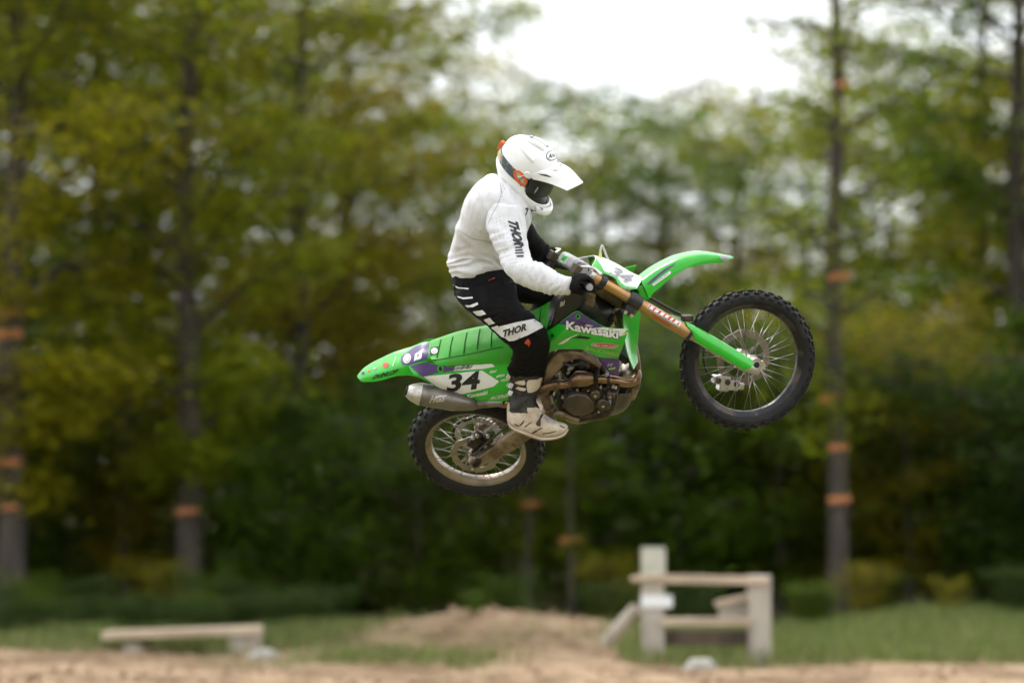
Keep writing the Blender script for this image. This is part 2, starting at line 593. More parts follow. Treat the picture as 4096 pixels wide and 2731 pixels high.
gf = [(j * nx + i, j * nx + i + 1, (j + 1) * nx + i + 1, (j + 1) * nx + i) for j in range(len(ys) - 1) for i in range(nx - 1)]
gm = bpy.data.meshes.new('ground')
gm.from_pydata(gv, [], gf)
ca = gm.attributes.new('cover', 'FLOAT', 'POINT')
ca.data.foreach_set('value', [cover(v[0], v[1]) for v in gv])
finish(gm, 'ground_soil', 180)
ground = link('ground', gm)
ground['kind'] = 'structure'

# ---- clods on the bare soil, grass on the turf
rg = random.Random(11)
cl = MB()
for _ in range(2600):
    x, y = rg.uniform(-8, 8), rg.uniform(28.5, 37.5)
    if cover(x, y) > rg.uniform(.15, .5): continue
    s = .012 + .05 * rg.random() ** 3
    c = Vector((x, y, ground_h(x, y) + s * .3))
    M = Matrix.Rotation(rg.uniform(0, 6), 3, Vector((rg.random(), rg.random(), rg.random() + .01)).normalized())
    pts = [c + M @ Vector((a * s * rg.uniform(.7, 1.3), b * s * rg.uniform(.7, 1.3), d * s * .7)) for a, b, d in ((1, 0, 0), (-1, 0, 0), (0, 1, 0), (0, -1, 0), (0, 0, 1), (0, 0, -1))]
    cl.add(pts, [(0, 2, 4), (2, 1, 4), (1, 3, 4), (3, 0, 4), (2, 0, 5), (1, 2, 5), (3, 1, 5), (0, 3, 5)])
clods = cl.build('soil_clods', 'dirt', None, 50)
tag(clods, 'loose clods of tan soil scattered over the bare track edge', 'soil', kind='stuff')
mat('grass_blade', (.16, .20, .05), .6, island=.45, transl=.35)
mat('grass_dry', (.26, .23, .10), .7, island=.3, transl=.3)
def grass(name, n, rngx, rngy, h, m, thresh, seed):
    rg = random.Random(seed)
    vs_, fs = [], []
    k = 0
    tries = 0
    while k < n and tries < n * 8:
        tries += 1
        x, y = rg.uniform(*rngx), rg.uniform(*rngy)
        if cover(x, y) * rg.uniform(.6, 1.2) < thresh or mnoise.noise(Vector((x * .9, y * .9, seed))) < rg.uniform(-.6, .35): continue
        b = Vector((x, y, ground_h(x, y) - .01))
        a = rg.uniform(0, 6.28)
        hh = h * rg.uniform(.45, 1.25)
        w = Vector((math.cos(a), math.sin(a), 0)) * .008
        t = Vector((rg.uniform(-.4, .4) * hh, rg.uniform(-.4, .4) * hh, hh))
        i = len(vs_)
        vs_ += [b - w, b + w, b + t * .55 + w * .8 + Vector((0, 0, hh * .08)), b + t * .55 - w * .8 + Vector((0, 0, hh * .08)), b + t]
        fs += [(i, i + 1, i + 2, i + 3), (i + 3, i + 2, i + 4)]
        k += 1
    o = MB().add(vs_, fs).build(name, m, None, 180)
    return o
tag(grass('grass', 42000, (-9, 10), (31.5, 43), .20, 'grass_blade', .36, 3), 'green grass growing on the bank behind the bare soil', 'grass', kind='stuff')
tag(grass('dry_grass', 9000, (-9, 10), (31, 42), .15, 'grass_dry', .25, 5), 'pale dry grass tufts along the edge of the soil', 'grass', kind='stuff')

# ---- trees
mat('bark', (.042, .034, .027), .9, col2=(.085, .068, .052), scale=6, amt=.8, bump=1., bscale=14, stretch=(1, 1, .25))
mat('bark_brown', (.12, .085, .06), .9, col2=(.06, .045, .035), scale=6, amt=.8, bump=1., bscale=14, stretch=(1, 1, .25))
LEAF = {'olive': (.31, .28, .013), 'spring': (.225, .265, .012), 'mid': (.105, .175, .010), 'dark': (.050, .095, .009), 'pale': (.30, .28, .09)}
for k_, c_ in LEAF.items(): mat('leaf_' + k_, c_, .5, island=.42, transl=.58, rand=.012, spec=.3)
def tree_meshes(seed, H, spread, first, n_limb, leaves, r0, leaf, size=.12, lean=0., droop=.1, tight=1.):
    """one tree: tapered trunk with limbs, and a crown of leaf sprays held in flat tiers along the twigs"""
    rg = random.Random(seed)
    tr = MB()
    def tc(z): return Vector((lean * z + .05 * math.sin(z * .9 + seed) * min(1, z / 3), .05 * math.sin(z * .7 + seed * 2) * min(1, z / 3), z))
    path = [tc(H * i / 14) for i in range(15)]
    tr.tube(path, [r0 * (1.35 if i == 0 else 1) * (1 - .92 * (i / 14) ** 1.1) + .012 for i in range(15)], 10)
    spots = []
    for i in range(n_limb):
        f = first + (1 - first) * (i + rg.random()) / n_limb
        z = min(H * .97, f * H)
        a = i * 2.4 + rg.uniform(-.5, .5)
        prof = math.sin(math.pi * min(1, .25 + .75 * (1 - (f - first) / (1 - first) * .9))) ** .6
        ln = spread * prof * rg.uniform(.75, 1.15)
        base = tc(z)
        up = rg.uniform(.25, .95)
        pts = []
        for j in range(7):
            t = j / 6
            pts.append(base + Vector((math.cos(a) * ln * t, math.sin(a) * ln * t, ln * (up * t - droop * t * t * 2) + rg.uniform(-.05, .05) * ln)))
        rb = max(.02, r0 * .36 * (1 - f * .7))
        tr.tube(pts, [rb * (1 - .85 * j / 6) + .006 for j in range(7)], 6)
        for j in range(1, 7):
            for q in range(3 if j > 2 else 2):
                b2 = a + rg.choice((-1, 1)) * rg.uniform(.3, 1.2)
                l2 = ln * rg.uniform(.15, .42)
                e = pts[j] + Vector((math.cos(b2) * l2, math.sin(b2) * l2, rg.uniform(-.15, .25) * l2))
                tr.tube([pts[j], (pts[j] + e) / 2 + Vector((0, 0, .04 * l2)), e], [.012, .009, .005], 4, cap=False)
                spots.append((e, rg.uniform(.35, .8) * tight))
                spots.append(((pts[j] + e) / 2, rg.uniform(.25, .5) * tight))
    vs_, fs = np.empty((leaves * 4, 3)), []
    for i in range(leaves):
        c, s = spots[rg.randrange(len(spots))]
        p = c + Vector((rg.gauss(0, .52) * s, rg.gauss(0, .52) * s, rg.gauss(0, .36) * s - abs(rg.gauss(0, .10)) * s))
        l = size * rg.uniform(.6, 1.35)
        w = l * rg.uniform(.45, .65)
        a = rg.uniform(0, 6.283)
        d = Vector((math.cos(a), math.sin(a), rg.uniform(-.7, .35))).normalized()
        n = Vector((rg.gauss(0, .55), rg.gauss(0, .55), 1)).normalized()
        sd = d.cross(n).normalized()
        for q, v in enumerate((p, p + d * l * .5 + sd * w * .5, p + d * l, p + d * l * .5 - sd * w * .5)): vs_[i * 4 + q] = v
        fs.append((i * 4, i * 4 + 1, i * 4 + 2, i * 4 + 3))
    cm = bpy.data.meshes.new('crown')
    cm.from_pydata(vs_.tolist(), [], fs)
    finish(cm, 'leaf_' + leaf, 180)
    return tr.mesh('trunk', 'bark', 60), cm, tc
VAR = {}
def variant(key, *a, **k): VAR[key] = tree_meshes(*a, **k)
variant('tall_olive', 1, 12.5, 3.2, .14, 36, 25000, .19, 'olive', .14)
variant('tall_spring', 2, 12.0, 3.1, .16, 34, 24000, .18, 'spring', .14)
variant('tall_mid', 3, 13.0, 2.9, .22, 32, 22000, .20, 'mid', .14)
variant('thin_mid', 4, 12.5, 1.5, .20, 30, 6500, .14, 'spring', .12)
variant('low_olive', 5, 8.2, 2.6, .10, 30, 16000, .13, 'olive', .125, tight=1.1)
variant('low_mid', 6, 7.6, 2.7, .10, 28, 16000, .13, 'mid', .125, tight=1.1)
variant('low_pale', 7, 8.6, 2.3, .16, 28, 8000, .12, 'pale', .11, tight=.9)
variant('bush_dark', 8, 3.0, 1.7, .04, 22, 9000, .05, 'dark', .11, tight=1.2)
variant('bush_mid', 9, 2.6, 1.6, .04, 20, 8000, .045, 'mid', .11, tight=1.2)
variant('bush_olive', 10, 3.6, 1.8, .05, 22, 8500, .05, 'olive', .115, tight=1.2)
ORD = ('first', 'second', 'third', 'fourth', 'fifth', 'sixth', 'seventh', 'eighth', 'ninth', 'tenth', 'eleventh', 'twelfth', 'thirteenth', 'fourteenth', 'fifteenth', 'sixteenth')
TREES = {}
def plant(name, var, X, Y, label, cat='tree', group=None, sc=1., rot=None, sink=.0, bark=None):
    tm_, cm, tc = VAR[var]
    x = wx(X, Y)
    o = empty(name, (x, Y, ground_h(x, Y) - sink))
    rot = random.uniform(0, 6.28) if rot is None else rot
    o.rotation_euler.z = rot
    o.scale = (sc, sc, sc)
    tag(o, label, cat, group)
    link('stem' if 'bush' in var else 'trunk', tm_, o)
    link('foliage' if 'bush' in var else 'crown', cm, o)
    o['_'] = var
    del o['_']
    def trunk_at(z):
        p = tc(max(0, (z - o.location.z) / sc)) * sc
        c, s = math.cos(rot), math.sin(rot)
        return Vector((o.location.x + p.x * c - p.y * s, o.location.y + p.x * s + p.y * c, z))
    return o, trunk_at
# trees one can tell apart along the front of the wood
T1, t1 = plant('tree', 'tall_olive', 28, 42.0, 'olive tree on thick dark trunk at the far left edge', rot=.3, sc=1.02)
T2, t2 = plant('tree', 'tall_mid', 215, 50, 'tall mid green tree standing right of the thick left edge trunk', rot=1.4)
T3, t3 = plant('tree', 'tall_spring', 432, 43.0, 'spring green tree behind the low timber bench, orange plate on trunk', rot=2.2)
T4, t4 = plant('tree', 'tall_olive', 690, 49.5, 'broad olive tree rising above the motorcycle tail, left of the rider', rot=4.1, sc=.98)
T5, t5 = plant('tree', 'tall_spring', 800, 54, 'deep green tree at the left border of the open sky', rot=5.0, sc=.9)
T6, t6 = plant('tree', 'thin_mid', 1212, 43.6, 'thin young tree below the rear wheel with one orange plate', rot=.9, sc=.40)
TB, tb = plant('tree', 'thin_mid', 1312, 43.2, 'thin young tree above the soil heap with one orange plate', rot=2.9, sc=.42)
T7, t7 = plant('tree', 'thin_mid', 1922, 41.8, 'slender trunk behind the front wheel carrying several orange plates', rot=2.8, sc=1.0)
T8, t8 = plant('tree', 'tall_mid', 2345, 46.5, 'tall dark green tree at the right edge of the picture', rot=3.6, sc=1.0)
TA, ta = plant('tree', 'tall_spring', 2262, 53, 'tall fresh green tree left of the dark right edge tree', rot=1.1, sc=1.0)
T9, t9 = plant('tree', 'low_pale', 2120, 62, 'thin pale tree against bright sky right of the slender trunk', rot=.6, sc=1.15)
G1 = 'trees along the middle of the wood, under the open sky'
for i, (X, Y, v, sc) in enumerate(sorted(((1130, 66, 'low_olive', 1.02), (1330, 62, 'low_mid', 1.02), (1520, 64, 'low_olive', 1.05), (1700, 60, 'low_mid', 1.05), (1850, 66, 'low_olive', 1.1), (1380, 72, 'low_pale', 1.2), (1640, 74, 'low_pale', 1.12), (1010, 70, 'low_mid', 1.25)))):
    plant('tree', v, X, Y, '%s tree of the middle height row under the open sky, %s from the left' % ({'low_olive': 'olive', 'low_mid': 'green', 'low_pale': 'pale sparse'}[v], ORD[i]), group=G1, sc=sc)
G2 = 'trees filling the wood behind the front trunks'
for i, (X, Y, v, sc) in enumerate(sorted(((-60, 60, 'tall_spring', .95), (130, 64, 'tall_olive', .92), (330, 58, 'low_olive', 1.2), (540, 62, 'tall_spring', .9), (780, 66, 'tall_olive', .9), (2040, 57, 'low_mid', .95), (2230, 58, 'low_olive', 1.0), (2400, 60, 'tall_spring', .8), (640, 57, 'low_mid', 1.1), (60, 55, 'low_mid', 1.1)))):
    plant('tree', v, X, Y, '%s tree behind the front trunks, %s of the second row from the left' % ({'tall_spring': 'tall fresh green', 'tall_olive': 'tall olive', 'low_olive': 'olive', 'low_mid': 'green'}[v], ORD[i]), group=G2, sc=sc)
G3 = 'trees of the far wood'
for i in range(9):
    X = -40 + i * 290 + random.uniform(-40, 40)
    Y = random.uniform(84, 104)
    plant('tree', ('low_olive', 'low_mid', 'low_pale')[i % 3], X, Y, 'small distant tree at the back of the wood, %s from the left' % ORD[i], group=G3, sc=random.uniform(.85, 1.05))
G4 = 'dark bushes under the trees'
for i, (X, Y, v, sc) in enumerate(((-10, 38.6, 'bush_dark', 0.187), (95, 39.5, 'bush_mid', 0.177), (205, 40.2, 'bush_dark', 0.208), (330, 38.8, 'bush_dark', 0.156), (455, 39.6, 'bush_mid', 0.187), (560, 40.4, 'bush_dark', 0.218), (665, 38.4, 'bush_dark', 0.177), (760, 40.0, 'bush_dark', 0.208), (1400, 40.5, 'bush_dark', 0.208), (1600, 40.2, 'bush_dark', 0.229), (1860, 40.6, 'bush_mid', 0.187), (2020, 41, 'bush_dark', 0.208), (2180, 40.0, 'bush_olive', 0.135), (2330, 39.0, 'bush_dark', 0.218))):
    plant('bush', v, X, Y, 'low %s bush at the grass edge, %s from the left' % ({'bush_dark': 'dark', 'bush_mid': 'green', 'bush_olive': 'olive'}[v], ORD[i]), 'bush', 'low bushes along the grass edge', sc=sc)
for X, Y, v, sc, lb in ((1165, 42.2, 'bush_mid', .26, 'green bush round the foot of the two thin young trees'), (1400, 42.6, 'bush_olive', .26, 'olive bush right of the two thin young trees'), (1985, 40.6, 'bush_olive', .19, 'olive bush at the foot of the slender right trunk'),
                        (1862, 40.4, 'bush_mid', .2, 'green bush left of the slender right trunk'), (475, 41.6, 'bush_mid', .26, 'green bush at the trunk foot behind the bench'), (62, 40.6, 'bush_mid', .24, 'green bush at the foot of the far left trunk'), (360, 41.8, 'bush_olive', .22, 'olive bush left of the trunk behind the bench')):
    plant('bush', v, X, Y, lb, 'bush', 'bushes at the trunk feet', sc=sc)
plant('tree', 'low_olive', 2085, 43.5, 'small yellow green tree right of the slender trunk', sc=.5)
plant('tree', 'low_mid', 1790, 44.5, 'small green tree left of the slender trunk, under the front wheel', sc=.5)
plant('tree', 'low_olive', 290, 45, 'small olive tree between the left trunks', sc=.6)
low = []
for i in range(14):
    low.append((-20 + i * 56 + random.uniform(-15, 15), random.uniform(37.4, 38.6), 'bush_dark', random.uniform(.11, .16)))
for i, (X, Y, v, sc) in enumerate(low):
    plant('bush', v, X, Y, 'ankle high dark scrub clump behind the bench, %s from the left' % ORD[i], 'bush', 'scrub clumps behind the bench', sc=sc)
nb = [0, 0]
for i, (X, Y, v, sc) in enumerate(sorted(((-20, 47, 'bush_dark', .9), (150, 46, 'bush_mid', .95), (300, 48, 'bush_olive', .9), (520, 47, 'bush_mid', 1.0), (660, 44, 'bush_mid', .9), (800, 46.5, 'bush_dark', 1.1), (960, 44.5, 'bush_mid', 1.0), (1110, 47.5, 'bush_mid', 1.1), (1400, 46, 'bush_dark', 1.25), (1560, 44.5, 'bush_mid', 1.2), (1690, 46, 'bush_dark', 1.35), (1800, 45.5, 'bush_olive', .85), (2010, 45.5, 'bush_mid', 1.0), (2130, 46, 'bush_olive', 1.0), (2260, 43.5, 'bush_dark', 1.05), (2380, 42.5, 'bush_dark', 1.1), (1480, 52, 'bush_olive', 1.2), (1620, 53, 'bush_mid', 1.5), (1760, 52, 'bush_mid', 1.4), (1950, 51, 'bush_olive', 1.15), (2200, 52, 'bush_mid', 1.3), (1250, 53, 'bush_mid', 1.4), (1000, 52, 'bush_olive', 1.2), (700, 51, 'bush_mid', 1.3), (430, 53, 'bush_olive', 1.2), (100, 52, 'bush_mid', 1.3)))):
    back = int(Y > 50)
    plant('bush', v, X, Y, '%s bush, %s from the left in the %s row of undergrowth' % ({'bush_dark': 'dark', 'bush_mid': 'green', 'bush_olive': 'olive'}[v], ORD[nb[back]], ('front', 'back')[back]), 'bush', G4, sc=sc)
    nb[back] += 1
o_, _t = plant('bush', 'bush_mid', 1088, 36.6, 'small dark bush growing on the bare soil heap', 'bush', sc=.095)

# the wood goes on past both edges of the picture
for side_, spots_ in (('left', ((-260, 46, 'tall_spring', 1.0), (-520, 49, 'tall_mid', 1.0), (-400, 58, 'tall_olive', .95), (-800, 47, 'tall_olive', 1.0), (-1100, 52, 'tall_spring', 1.0), (-150, 44, 'bush_dark', 1.0), (-450, 44, 'bush_mid', 1.1), (-750, 45, 'bush_dark', 1.1))),
                      ('right', ((2600, 48, 'tall_olive', 1.0), (2850, 46, 'tall_mid', 1.0), (2720, 57, 'tall_spring', .95), (3150, 48, 'tall_spring', 1.0), (3450, 52, 'tall_olive', 1.0), (2520, 44, 'bush_mid', 1.1), (2800, 44, 'bush_dark', 1.1), (3080, 45, 'bush_dark', 1.1)))):
    for i, (X, Y, v, sc) in enumerate(spots_):
        plant('bush' if 'bush' in v else 'tree', v, X, Y, '%s of the wood beyond the %s edge of the picture, %s one' % ('bush' if 'bush' in v else 'tree', side_, ORD[i]), 'bush' if 'bush' in v else 'tree', 'wood beyond the %s edge' % side_, sc=sc)
# unseen trees added behind the camera to block low frontal sky light
for i, (x, y, v, sc) in enumerate(((-17, -13, 'tall_mid', 1.0), (-11.5, -16, 'tall_spring', 1.05), (-6, -18, 'tall_mid', 1.05), (0, -19, 'tall_olive', 1.05), (6, -18, 'tall_mid', 1.05), (12, -15, 'tall_spring', 1.0), (17.5, -12, 'tall_mid', 1.0))):
    o_, _t = plant('tree', v, 1176, 30, 'unseen tree added behind the viewer to block frontal light, %s from the left' % ORD[i], group='unseen trees added behind the viewer for shade', sc=sc)
    o_.location = (x, y, ground_h(x, y))
# ---- orange plates on the trunks
mat('orange_paint', (.50, .185, .055), .65, col2=(.22, .09, .045), scale=9, amt=.75, bump=.2, bscale=40)
mat('nail_steel', (.2, .2, .2), .4, .8)
def plate_on(fn, y_row, Y, r, w, h, label, dx=0., rz=0.):
    z = wz(y_row, Y)
    c = fn(z)
    root = empty('marker_plate', (c.x + dx, c.y - r - .012, z))
    root.rotation_euler = (0, rz, 0)
    tag(root, label, 'marker', 'orange plates nailed to trunks')
    MB().box((0, 0, 0), (w * .9, .02, h * .8)).build('board', 'orange_paint', root, 40, .004)
    for sx in (-.3, .3):
        MB().tube([(sx * w, -.01, 0), (sx * w, -.016, 0)], .008, 8).build('nail', 'nail_steel', root)
for fn, y_, Y, r_, w, h, lb, dx, rz in (
    (t1, 722, 42.0, .2, .34, .12, 'upper of two close orange plates on the far left trunk', .16, -.1), (t1, 770, 42.0, .2, .46, .15, 'wide orange plate on the far left trunk, just below another', .04, -.08),
    (t1, 1062, 42.0, .21, .34, .12, 'orange plate low on the far left trunk at the picture edge', -.08, -.08), (t1, 1165, 42.0, .21, .26, .09, 'lowest small orange plate on the far left trunk', -.1, -.08),
    (t3, 1173, 43.0, .19, .36, .11, 'single orange plate on the trunk above the timber bench', .12, -.1), (t6, 1157, 43.6, .075, .34, .10, 'orange plate below the rear wheel of the motorcycle', -.3, -.12),
    (tb, 1240, 43.2, .07, .34, .11, 'orange plate above the soil heap, low on its trunk', .25, -.12),
    (t7, 636, 41.8, .115, .34, .12, 'orange plate above right of the front wheel on slender trunk', .18, -.1), (t7, 915, 41.8, .13, .32, .12, 'orange plate beside the front tyre on the slender trunk', -.2, -.1),
    (t7, 1027, 41.8, .14, .30, .11, 'middle orange plate of the slender trunk under the front wheel', .1, -.1), (t7, 1147, 41.8, .15, .34, .12, 'lowest orange plate of the slender trunk on the right', .0, -.1),
    (t7, 197, 41.8, .08, .2, .10, 'topmost orange plate high on the slender trunk', .15, -.1)):
    plate_on(fn, y_, Y, r_, w, h, lb, 0 if abs(dx) < .15 or fn in (t6, tb) else dx * .35, rz)

# ---- timber bench on the left
mat('timber_pale', (.52, .42, .31), .75, col2=(.30, .22, .15), scale=7, amt=.7, bump=.4, bscale=30, stretch=(.15, 1, 1))
mat('timber_grey', (.42, .38, .32), .8, col2=(.24, .2, .16), scale=7, amt=.7, bump=.5, bscale=30, stretch=(1, 1, .2))
mat('sign_white', (.78, .80, .80), .6, col2=(.6, .62, .6), scale=5, amt=.4)
mat('sign_pale', (.48, .48, .40), .7, col2=(.36, .35, .27), scale=5, amt=.6)
mat('stone_pale', (.42, .40, .36), .9, col2=(.28, .26, .22), scale=6, amt=.7, bump=.8, bscale=14)
Yb = 35.2
bxl, bxr = wx(240, Yb), wx(606, Yb)
br = empty('timber_bench', ((bxl + bxr) / 2, Yb, ground_h((bxl + bxr) / 2, Yb)))
tag(br, 'low timber bench with pale plank top at the edge of the soil', 'bench')
bl = bxr - bxl
zt_l, zt_r = wz(1459, Yb) - br.location.z, wz(1446, Yb) - br.location.z
tilt = math.atan2(zt_r - zt_l, bl)
for i, dy in enumerate((-.12, .045, .21)):
    MB().box((0, dy, (zt_l + zt_r) / 2 + .004 * i), (bl - .02 * i, .155, .085), Matrix.Rotation(-tilt, 3, 'Y')).build('plank', 'timber_pale', br, 40, .012)
MB().box((bl * .5 - .21, .04, zt_r / 2 - .12), (.36, .36, zt_r + .16)).build('support', 'timber_grey', br, 40, .015)
MB().box((-bl * .5 + .35, .04, zt_l / 2 - .14), (.20, .36, zt_l + .1)).build('support', 'timber_grey', br, 40, .015)
st_ = MB()
def rock(name, X, y, Y, s, label, m='stone_pale', seed=1):
    rg = random.Random(seed)
    me_ = bmesh.new()
    bmesh.ops.create_icosphere(me_, subdivisions=3, radius=1)
    for v in me_.verts:
        f = 1 + .28 * mnoise.noise(v.co * 1.4 + Vector((seed, 0, 0))) + .12 * mnoise.noise(v.co * 3.5)
        v.co = Vector((v.co.x * s[0] * f, v.co.y * s[1] * f, v.co.z * s[2] * f))
    me = bpy.data.meshes.new(name)
    me_.to_mesh(me)
    me_.free()
    finish(me, m, 45)
    o = link(name, me)
    x = wx(X, Y)
    o.location = (x, Y, ground_h(x, Y) + s[2] * .35)
    tag(o, label, 'stone')
    return o
rock('stone', 606, 1510, 34.0, (.17, .13, .08), 'pale stone at the right foot of the timber bench', seed=3)
rock('stone', 1607, 1530, 31.4, (.16, .12, .10), 'pale stone on the ground between the two grey posts', seed=5)

# ---- post and rail stand on the right
Yr = 32.6
xl, xr = wx(1496, Yr), wx(1741, Yr)
gz = ground_h((xl + xr) / 2, Yr)
rs_ = empty('rail_stand', ((xl + xr) / 2, Yr, gz))
tag(rs_, 'grey timber stand of two posts and rails by the grass', 'fence')
hw = (xr - xl) / 2
def rz_(y): return wz(y, Yr) - gz
def board(nm, x0, x1, y0, y1, dy, th, m, tilt=0., bev=.012):
    z0, z1 = rz_(y1), rz_(y0)
    return MB().box(((x0 + x1) / 2, dy, (z0 + z1) / 2), (x1 - x0, th, z1 - z0), Matrix.Rotation(tilt, 3, 'Y')).build(nm, m, rs_, 40, bev)
X_ = lambda X: wx(X, Yr) - rs_.location.x
board('post', X_(1472), X_(1524), 1322, 1545, 0, .17, 'timber_grey')
board('post', X_(1716), X_(1768), 1320, 1545, 0, .17, 'timber_grey')
board('rail', X_(1500), X_(1760), 1320, 1340, -.11, .05, 'timber_pale', .02)
board('rail', X_(1518), X_(1725), 1416, 1436, -.11, .05, 'timber_pale')
board('rail', X_(1524), X_(1716), 1447, 1482, .06, .05, 'bark_brown')
board('cap', X_(1448), X_(1532), 1320, 1332, -.02, .26, 'timber_pale', -.09)
board('brace', X_(1640), X_(1725), 1371, 1386, .10, .05, 'timber_pale', -.22)
board('panel', X_(1650), X_(1716), 1388, 1425, .15, .03, 'timber_grey')
MB().tube([(X_(1462), .05, rz_(1395)), (X_(1392), .25, rz_(1478))], .07, 8).build('brace', 'timber_grey', rs_, 40)
def signboard(nm, X0, X1, y0, y1, m, label, dy):
    root = empty(nm, (wx((X0 + X1) / 2, Yr), Yr + dy, wz((y0 + y1) / 2, Yr)))
    tag(root, label, 'sign')
    w, h = wx(X1, Yr) - wx(X0, Yr), wz(y0, Yr) - wz(y1, Yr)
    MB().box((0, 0, 0), (w, .018, h)).build('face', m, root, 40, .004)
    for sx in (-.35, .35): MB().tube([(sx * w, -.009, h * .3), (sx * w, -.015, h * .3)], .008, 8).build('nail', 'nail_steel', root)
    return root
sg = signboard('notice_board', 1472, 1528, 1256, 1322, 'sign_pale', 'pale grey upright board standing on the left post top', .02)
MB().box((0, .025, -.1), (.05, .03, .5)).build('stake', 'timber_grey', sg, 40, .004)
signboard('white_notice', 1470, 1542, 1366, 1394, 'sign_white', 'white blank notice nailed across the left grey post', -.105)
# ================================================================== the motorcycle
moto = empty('motorcycle', M=BIKE)
tag(moto, 'green motocross bike number 34 in mid-air, front wheel lifted and turned', 'motorcycle')
bpy.context.view_layer.update()
def bks(k, pts, lat): return [bk(k, x, y, (p[2] if len(p) > 2 else lat)) for p in pts for x, y in [p[:2]]]
def sks(k, pts, lat): return [sk(k, x, y, (p[2] if len(p) > 2 else lat)) for p in pts for x, y in [p[:2]]]
def mir(row): return [Vector((p.x, -p.y, p.z)) for p in row]
def ring(k, cx, cy, rx, ry, t, rot=0, n=28):
    a, b = ell(cx, cy, rx, ry, rot, n), ell(cx, cy, rx - t, ry - t, rot, n)
    return [(k, [a[i], a[(i + 1) % n], b[(i + 1) % n], b[i]]) for i in range(n)]


def scribble(k, p00, p10, p01, n, targets, m, parent, lift=.004, slant=.5, seed=1, name='sticker_print'):
    """a row of blurred-out strokes where the print cannot be read"""
    rg = random.Random(seed)
    P = lambda u, w: (p00[0] + (p10[0] - p00[0]) * u + (p01[0] - p00[0]) * w, p00[1] + (p10[1] - p00[1]) * u + (p01[1] - p00[1]) * w)
    polys = []
    for i in range(n):
        u0 = i / n + rg.uniform(0, .2) / n
        u1 = u0 + rg.uniform(.4, .7) / n
        w0, w1 = rg.uniform(0, .15), rg.uniform(.75, 1)
        sl = slant / n
        polys.append((k, [P(u0, w0), P(u1, w0), P(u1 + sl, w1), P(u0 + sl, w1)]))
    return drape(name, polys, targets, m, parent, lift)

